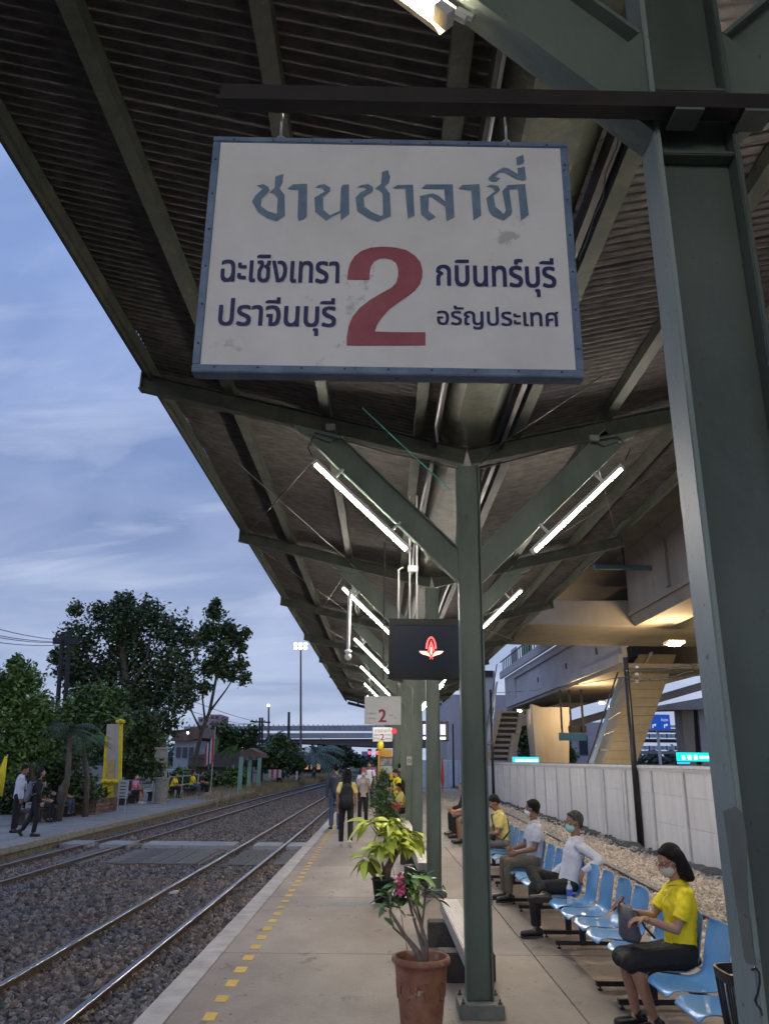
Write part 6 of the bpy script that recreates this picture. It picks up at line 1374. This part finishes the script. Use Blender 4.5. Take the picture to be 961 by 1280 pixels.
# flag
fg = empty('flag', atY(266, 985, 47), 'drooping red white and blue flag on a pole', 'flag'); p = atY(267, 940, 47); mb = MB(); mb.tube([(p.x, 47, ZL), (p.x, 47, p.z+1.4)], .03, 6); mb.build('pole', WM, fg)
for k, col in enumerate(('red', 'white', 'blue', 'white', 'red')):
    mb = MB(); z = p.z+.9; x_ = p.x-.02-k*.09; mb.prism([(x_, 46.95, z-k*.12), (x_-.09, 46.93, z-.12-k*.12), (x_-.05, 46.9, z-1.5-k*.05), (x_+.06, 46.96, z-1.5-k*.02)], (0, .03, 0)); mb.build('stripe', {'red': mat('flag_red', (.45, .03, .05), .8), 'white': CW, 'blue': CNV}[col], fg)
# green posts shelter and houses behind
sh_ = empty('shelter', atY(310, 985, 52), 'small open shelter on pale green posts beside the far platform end', 'shelter'); sh_.location.z = -.5
PG = mat('pale_green_post', (.20, .38, .32), .6)
for xp, yy in ((302, 52), (313, 56), (325, 60)):
    a, b = atY(xp, 946, yy), atY(xp, 985, yy); mb = MB(); mb.box((a.x-.12, yy-.12, -.6), (a.x+.12, yy+.12, a.z)); mb.build('post', PG, sh_)
RTILE = mat('old_roof', (.12, .075, .055), .85, c2=(.20, .14, .11), scale=2, stretch=(1, 6, 1)); DTARP = mat('dark_roof', (.065, .055, .055), .8, c2=(.10, .085, .085), scale=1)
for k in range(9):
    mb = MB(); px_prism(mb, [(300+k*3, 941-min(k, 8-k)*1.6), (302.7+k*3, 941-min(k+1, 7.5-k)*1.4), (302.7+k*3, 947), (300+k*3, 947)], 55+k*.02, 3); mb.build('roof_tile_strip', RTILE, sh_)
block(236, 945, 300, 990, 62, 6, 'low house with sagging dark roof behind the flag', mat('house_dark', (.10, .10, .09), .9), roof=([(234, 958), (240, 944), (300, 938), (308, 950), (300, 960)], DTARP))
block(219, 925, 243, 985, 66, 6, 'pale two storey house with brown gable by the slender tree', mat('house_pale', (.36, .38, .44), .8), 2, 3, roof=([(212, 926), (224, 913), (246, 908), (252, 922), (236, 926)], RTILE))
block(203, 962, 220, 985, 60, 3, 'small white hut behind the timetable board', WM)
block(263, 893, 274, 920, 140, 8, 'pinkish apartment block rising far behind the trees', mat('pink_wall', (.42, .24, .26), .8), 4, 2)
block(248, 896, 262, 920, 143, 8, 'grey apartment block left of the pinkish one', LAV, 3, 2)
# red & white barrier
rb = empty('barrier', atY(338, 970, 66), 'red and white striped barrier boards beyond the shelter', 'barrier')
for k in range(5): box_px(336+k*3.2, 962, 338.6+k*3.2, 972, 66, .1, 'board', mat('barrier_red', (.5, .06, .08), .6) if k % 2 else mat('barrier_white', (.55, .5, .52), .6), rb)
wp = empty('marker_post', atY(371, 974, 62), 'short white marker post in the dry grass', 'post'); box_px(370, 964, 372, 975, 62, .12, 'post', WM, wp)
# poles and wires on the left
def twin_pole(pxs, pyb, pyt, y, r, label, arms):
    b = atY(pxs[0], pyb, y); e = empty('utility_pole', (b.x, y, -.6), label, 'pole')
    for xb, xt in zip(pxs, pxs[2:]):
        p0, p1 = atY(xb, pyb, y), atY(xt, pyt, y); mb = MB(); mb.tube([(p0.x, y, -.6), p1], [r*1.2, r], 8); mb.build('post', mat('pole_dark', (.03, .03, .03), .8), e)
    for py in arms:
        a, c_ = atY(pxs[2]-12, py, y), atY(pxs[3]+10, py+1, y); mb = MB(); mb.bar(a, c_, .14, .14); mb.build('crossarm', mat('pole_dark', (.03, .03, .03), .8), e)
        for u in (.1, .3, .7, .9): p = a.lerp(c_, u); mb = MB(); mb.lathe([(0, 0), (.06, .02), (.05, .2), (0, .22)], 8, p); mb.build('insulator', BLACK, e)
twin_pole((67, 76, 79, 88), 985, 790, 36, .10, 'dark twin utility pole in front of the broad tree', (799, 803))
twin_pole((323.5, 327, 325, 328), 985, 897, 78, .10, 'twin utility pole near the shelter', (902,))
twin_pole((360, 361, 361, 361.5), 965, 890, 110, .14, 'single pole before the overpass', ())
for a, b, lab in (((-40, 775), (80, 800), 'uppermost'), ((-40, 786), (80, 802), 'second'), ((-40, 789), (78, 803), 'third'), ((-40, 797), (80, 806), 'lowest')):
    cable([atY(a[0], a[1], 24), atY(b[0], b[1], 36)], '%s of the wires running to the twin pole on the left' % lab, .014, .12)
cable([atY(84, 800, 36), atY(326, 903, 78)], 'upper wire from the twin pole to the pole by the shelter', .02, .5)
cable([atY(76, 803, 36), atY(324, 905, 78)], 'lower wire from the twin pole to the pole by the shelter', .02, 1.0)
cable([atY(328, 903, 78), atY(361, 945, 110)], 'wire dropping right from the pole by the shelter', .03, .5); cable([atY(322, 903, 78), atY(262, 893, 140)], 'wire running left to the pink block', .03, .8)
for k, (a, b) in enumerate((((779, 838), (905, 820)), ((779, 846), (905, 838)), ((779, 852), (905, 826)), ((612, 866), (779, 846)))):
    cable([atY(a[0], a[1], 20.6 if k < 3 else 38), atY(b[0], b[1], 14 if k < 3 else 20.6)], ('%s wire from the tall black pole to the right' % ('first', 'second', 'third')[k]) if k < 3 else 'wire between the two black poles at the wall', .012, .1)
# lamp masts
def mast(px, pyb, pyt, y, label, cluster, es=90):
    b, t = atY(px, pyb, y), atY(px, pyt, y); e = empty('light_mast', (b.x, y, -.6), label, 'lamp')
    mb = MB(); mb.tube([(b.x, y, -.6), t], [.16*y/100, .10*y/100], 8); mb.build('mast', mat('mast_brown', (.16, .09, .09), .6), e)
    for dx, dz in cluster:
        mb = MB(); mb.box((t.x+dx-.25, y-.3, t.z+dz-.25), (t.x+dx+.25, y-.02, t.z+dz+.25)); mb.build('lamp_head', DARK, e)
        mb = MB(); mb.ball((t.x+dx, y-.32, t.z+dz), (.28, .12, .24), 8, 6); mb.build('lamp_glass', mat('mast_glow', (1, .6, .3), .3, emit=(1, .55, .28), es=14), e)
mast(376, 975, 808, 120, 'tall mast topped by six warm floodlights', [(x, z) for x in (-.75, 0, .75) for z in (-.3, .3)])
mast(336, 960, 882, 150, 'smaller lit lamp post rising behind the overpass', [(0, 0)])
sl_ = empty('street_lamp', atY(235, 918, 60), 'violet white lamp glowing on the brown gable', 'lamp'); p = atY(235, 916, 60); mb = MB(); mb.ball(p, .09, 10, 6); mb.build('bulb', mat('violet_glow', (.9, .7, 1), .3, emit=(.85, .6, 1), es=12), sl_); mb = MB(); mb.tube([p, p+V(-.3, 2, .1)], .03, 6); mb.build('arm', DARK, sl_)
# overpass
ov = empty('overpass', atY(390, 930, 150), 'pale road overpass crossing the tracks far ahead', 'bridge')
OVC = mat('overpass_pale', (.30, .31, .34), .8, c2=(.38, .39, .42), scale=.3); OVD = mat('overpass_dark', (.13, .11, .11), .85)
mb = MB(); px_prism(mb, [(230, 914), (330, 916.5), (480, 916), (620, 918), (620, 924), (480, 922.5), (330, 923), (230, 922)], 150, .6); mb.build('edge_beam', OVC, ov)
mb = MB(); px_prism(mb, [(230, 908), (480, 906.5), (620, 908), (620, 915), (480, 914), (230, 913)], 151, .3); mb.build('barrier', OVC, ov)
for k in range(60): box_px(236+k*6.2, 905.5, 237+k*6.2, 912, 150.7, .25, 'barrier_post', WCONC, ov)
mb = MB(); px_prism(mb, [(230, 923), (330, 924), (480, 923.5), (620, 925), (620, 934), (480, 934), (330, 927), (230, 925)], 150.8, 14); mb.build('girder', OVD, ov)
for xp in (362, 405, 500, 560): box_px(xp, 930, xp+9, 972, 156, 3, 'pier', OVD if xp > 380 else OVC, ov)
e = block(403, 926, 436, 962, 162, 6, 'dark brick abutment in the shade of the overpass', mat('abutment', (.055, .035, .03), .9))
block(372, 950, 402, 966, 165, 6, 'dark low buildings below the overpass', mat('lowdark', (.08, .06, .06), .9), 1, 4, mat('lit_win', (.5, .3, .2), .5, emit=(1, .5, .3), es=.5))
ct = tag(empty('skyline', (0, 420, 0)), 'blue hazy town and trees seen through the overpass opening', kind='structure')
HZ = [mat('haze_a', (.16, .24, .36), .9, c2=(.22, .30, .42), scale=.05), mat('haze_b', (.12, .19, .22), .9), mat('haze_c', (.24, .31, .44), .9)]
rnd = random.Random(5)
for k in range(26):
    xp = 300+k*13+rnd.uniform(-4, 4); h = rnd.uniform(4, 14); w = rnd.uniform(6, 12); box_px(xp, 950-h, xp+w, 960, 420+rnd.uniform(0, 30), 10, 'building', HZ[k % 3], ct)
B_ = [pb(430+k*7, 952, 6, 300) for k in range(10)]+[pb(40+k*40, 948, 18, 260) for k in range(10)]+[pb(620+k*22, 950, 12, 260) for k in range(16)]
fw_ = tag(empty('far_woods', (0, 260, 0)), 'hazy line of far trees along the horizon', kind='stuff')
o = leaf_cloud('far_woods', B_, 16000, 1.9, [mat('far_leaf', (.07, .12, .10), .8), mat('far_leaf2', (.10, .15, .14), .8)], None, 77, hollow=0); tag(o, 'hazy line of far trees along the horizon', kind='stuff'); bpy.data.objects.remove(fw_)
for xp, nm in ((462, 'left'), (472, 'right')):
    s_ = empty('railway_signal', atY(xp, 960, 130), '%s red railway signal glowing in the distance' % nm, 'signal'); p = atY(xp, 941, 130); mb = MB(); mb.tube([(p.x, 130, -.6), (p.x, 130, p.z+.3)], .07, 6); mb.build('post', BLACK, s_); mb = MB(); mb.box((p.x-.3, 130.1, p.z-.5), (p.x+.3, 130.3, p.z+.6)); mb.build('head', BLACK, s_); mb = MB(); mb.ball((p.x, 129.95, p.z), (.28, .15, .28), 10, 6); mb.build('lens', mat('signal_red', (.8, .05, .08), .3, emit=(1, .06, .10), es=3), s_)
# boards on the island platform
ib = empty('information_board', atY(482, 1000, 38), 'orange topped information board with timetable and map', 'sign'); ib.location.z = 0
YO = mat('orange_board', (.60, .33, .03), .5)
for a_, b_, m, nm, y_ in (((474.5, 936), (490, 945.5), YO, 'header', 38), ((475, 948), (490, 956.5), mat('poster', (.35, .38, .34), .5, c2=(.10, .11, .12), scale=5), 'poster', 38), ((475, 957), (490, 968), mat('timetable', (.42, .46, .40), .5, c2=(.34, .38, .34), scale=12, stretch=(1, 1, 8)), 'timetable', 38), ((472.5, 930), (474.3, 985), YO, 'post', 37.9), ((474.5, 946), (490, 947.8), mat('red_strip', (.4, .05, .05), .5), 'strip', 37.95)):
    box_px(a_[0], a_[1], b_[0], b_[1], y_, .08, nm, m, ib)
ns = empty('no_smoking_sign', atY(511, 951, BENTS[5]-.2), 'small white no smoking plate on a green column', 'sign')
pp = atY(511.5, 951, 17.6); ns.location = pp; mb = MB(); mb.box((pp.x-.055, 17.6, pp.z-.09), (pp.x+.055, 17.61, pp.z+.09)); mb.build('plate', WM, ns)
mb = MB(); mb.tube([pp+V(.035*math.cos(a), -.004, .035*math.sin(a)) for a in np.linspace(0, 6.283, 20)], .006, 5, cap=False); mb.tube([pp+V(-.025, -.004, .025), pp+V(.025, -.004, -.025)], .005, 5); mb.build('ban_symbol', BLACK, ns)
ex = empty('emergency_bell', atY(492, 914, 29), 'round red alarm on the column beside the small signs', 'alarm'); p = atY(492.5, 914, 29); mb = MB(); mb.tube([p, p+V(0, .12, 0)], .10, 16); mb.build('disc', mat('alarm_red', (.6, .02, .05), .4, emit=(.6, .02, .05), es=.4), ex)
yl = empty('yellow_lantern', atY(475, 930, 36), 'small yellow lantern hung under the lower sign', 'lantern'); p = atY(475.5, 931, 36); mb = MB(); mb.lathe([(0, .25), (.08, .22), (.15, 0), (.12, -.22), (0, -.25)], 12, p); mb.build('shade', mat('lantern_yellow', (.75, .62, .02), .5), yl, smooth=True)
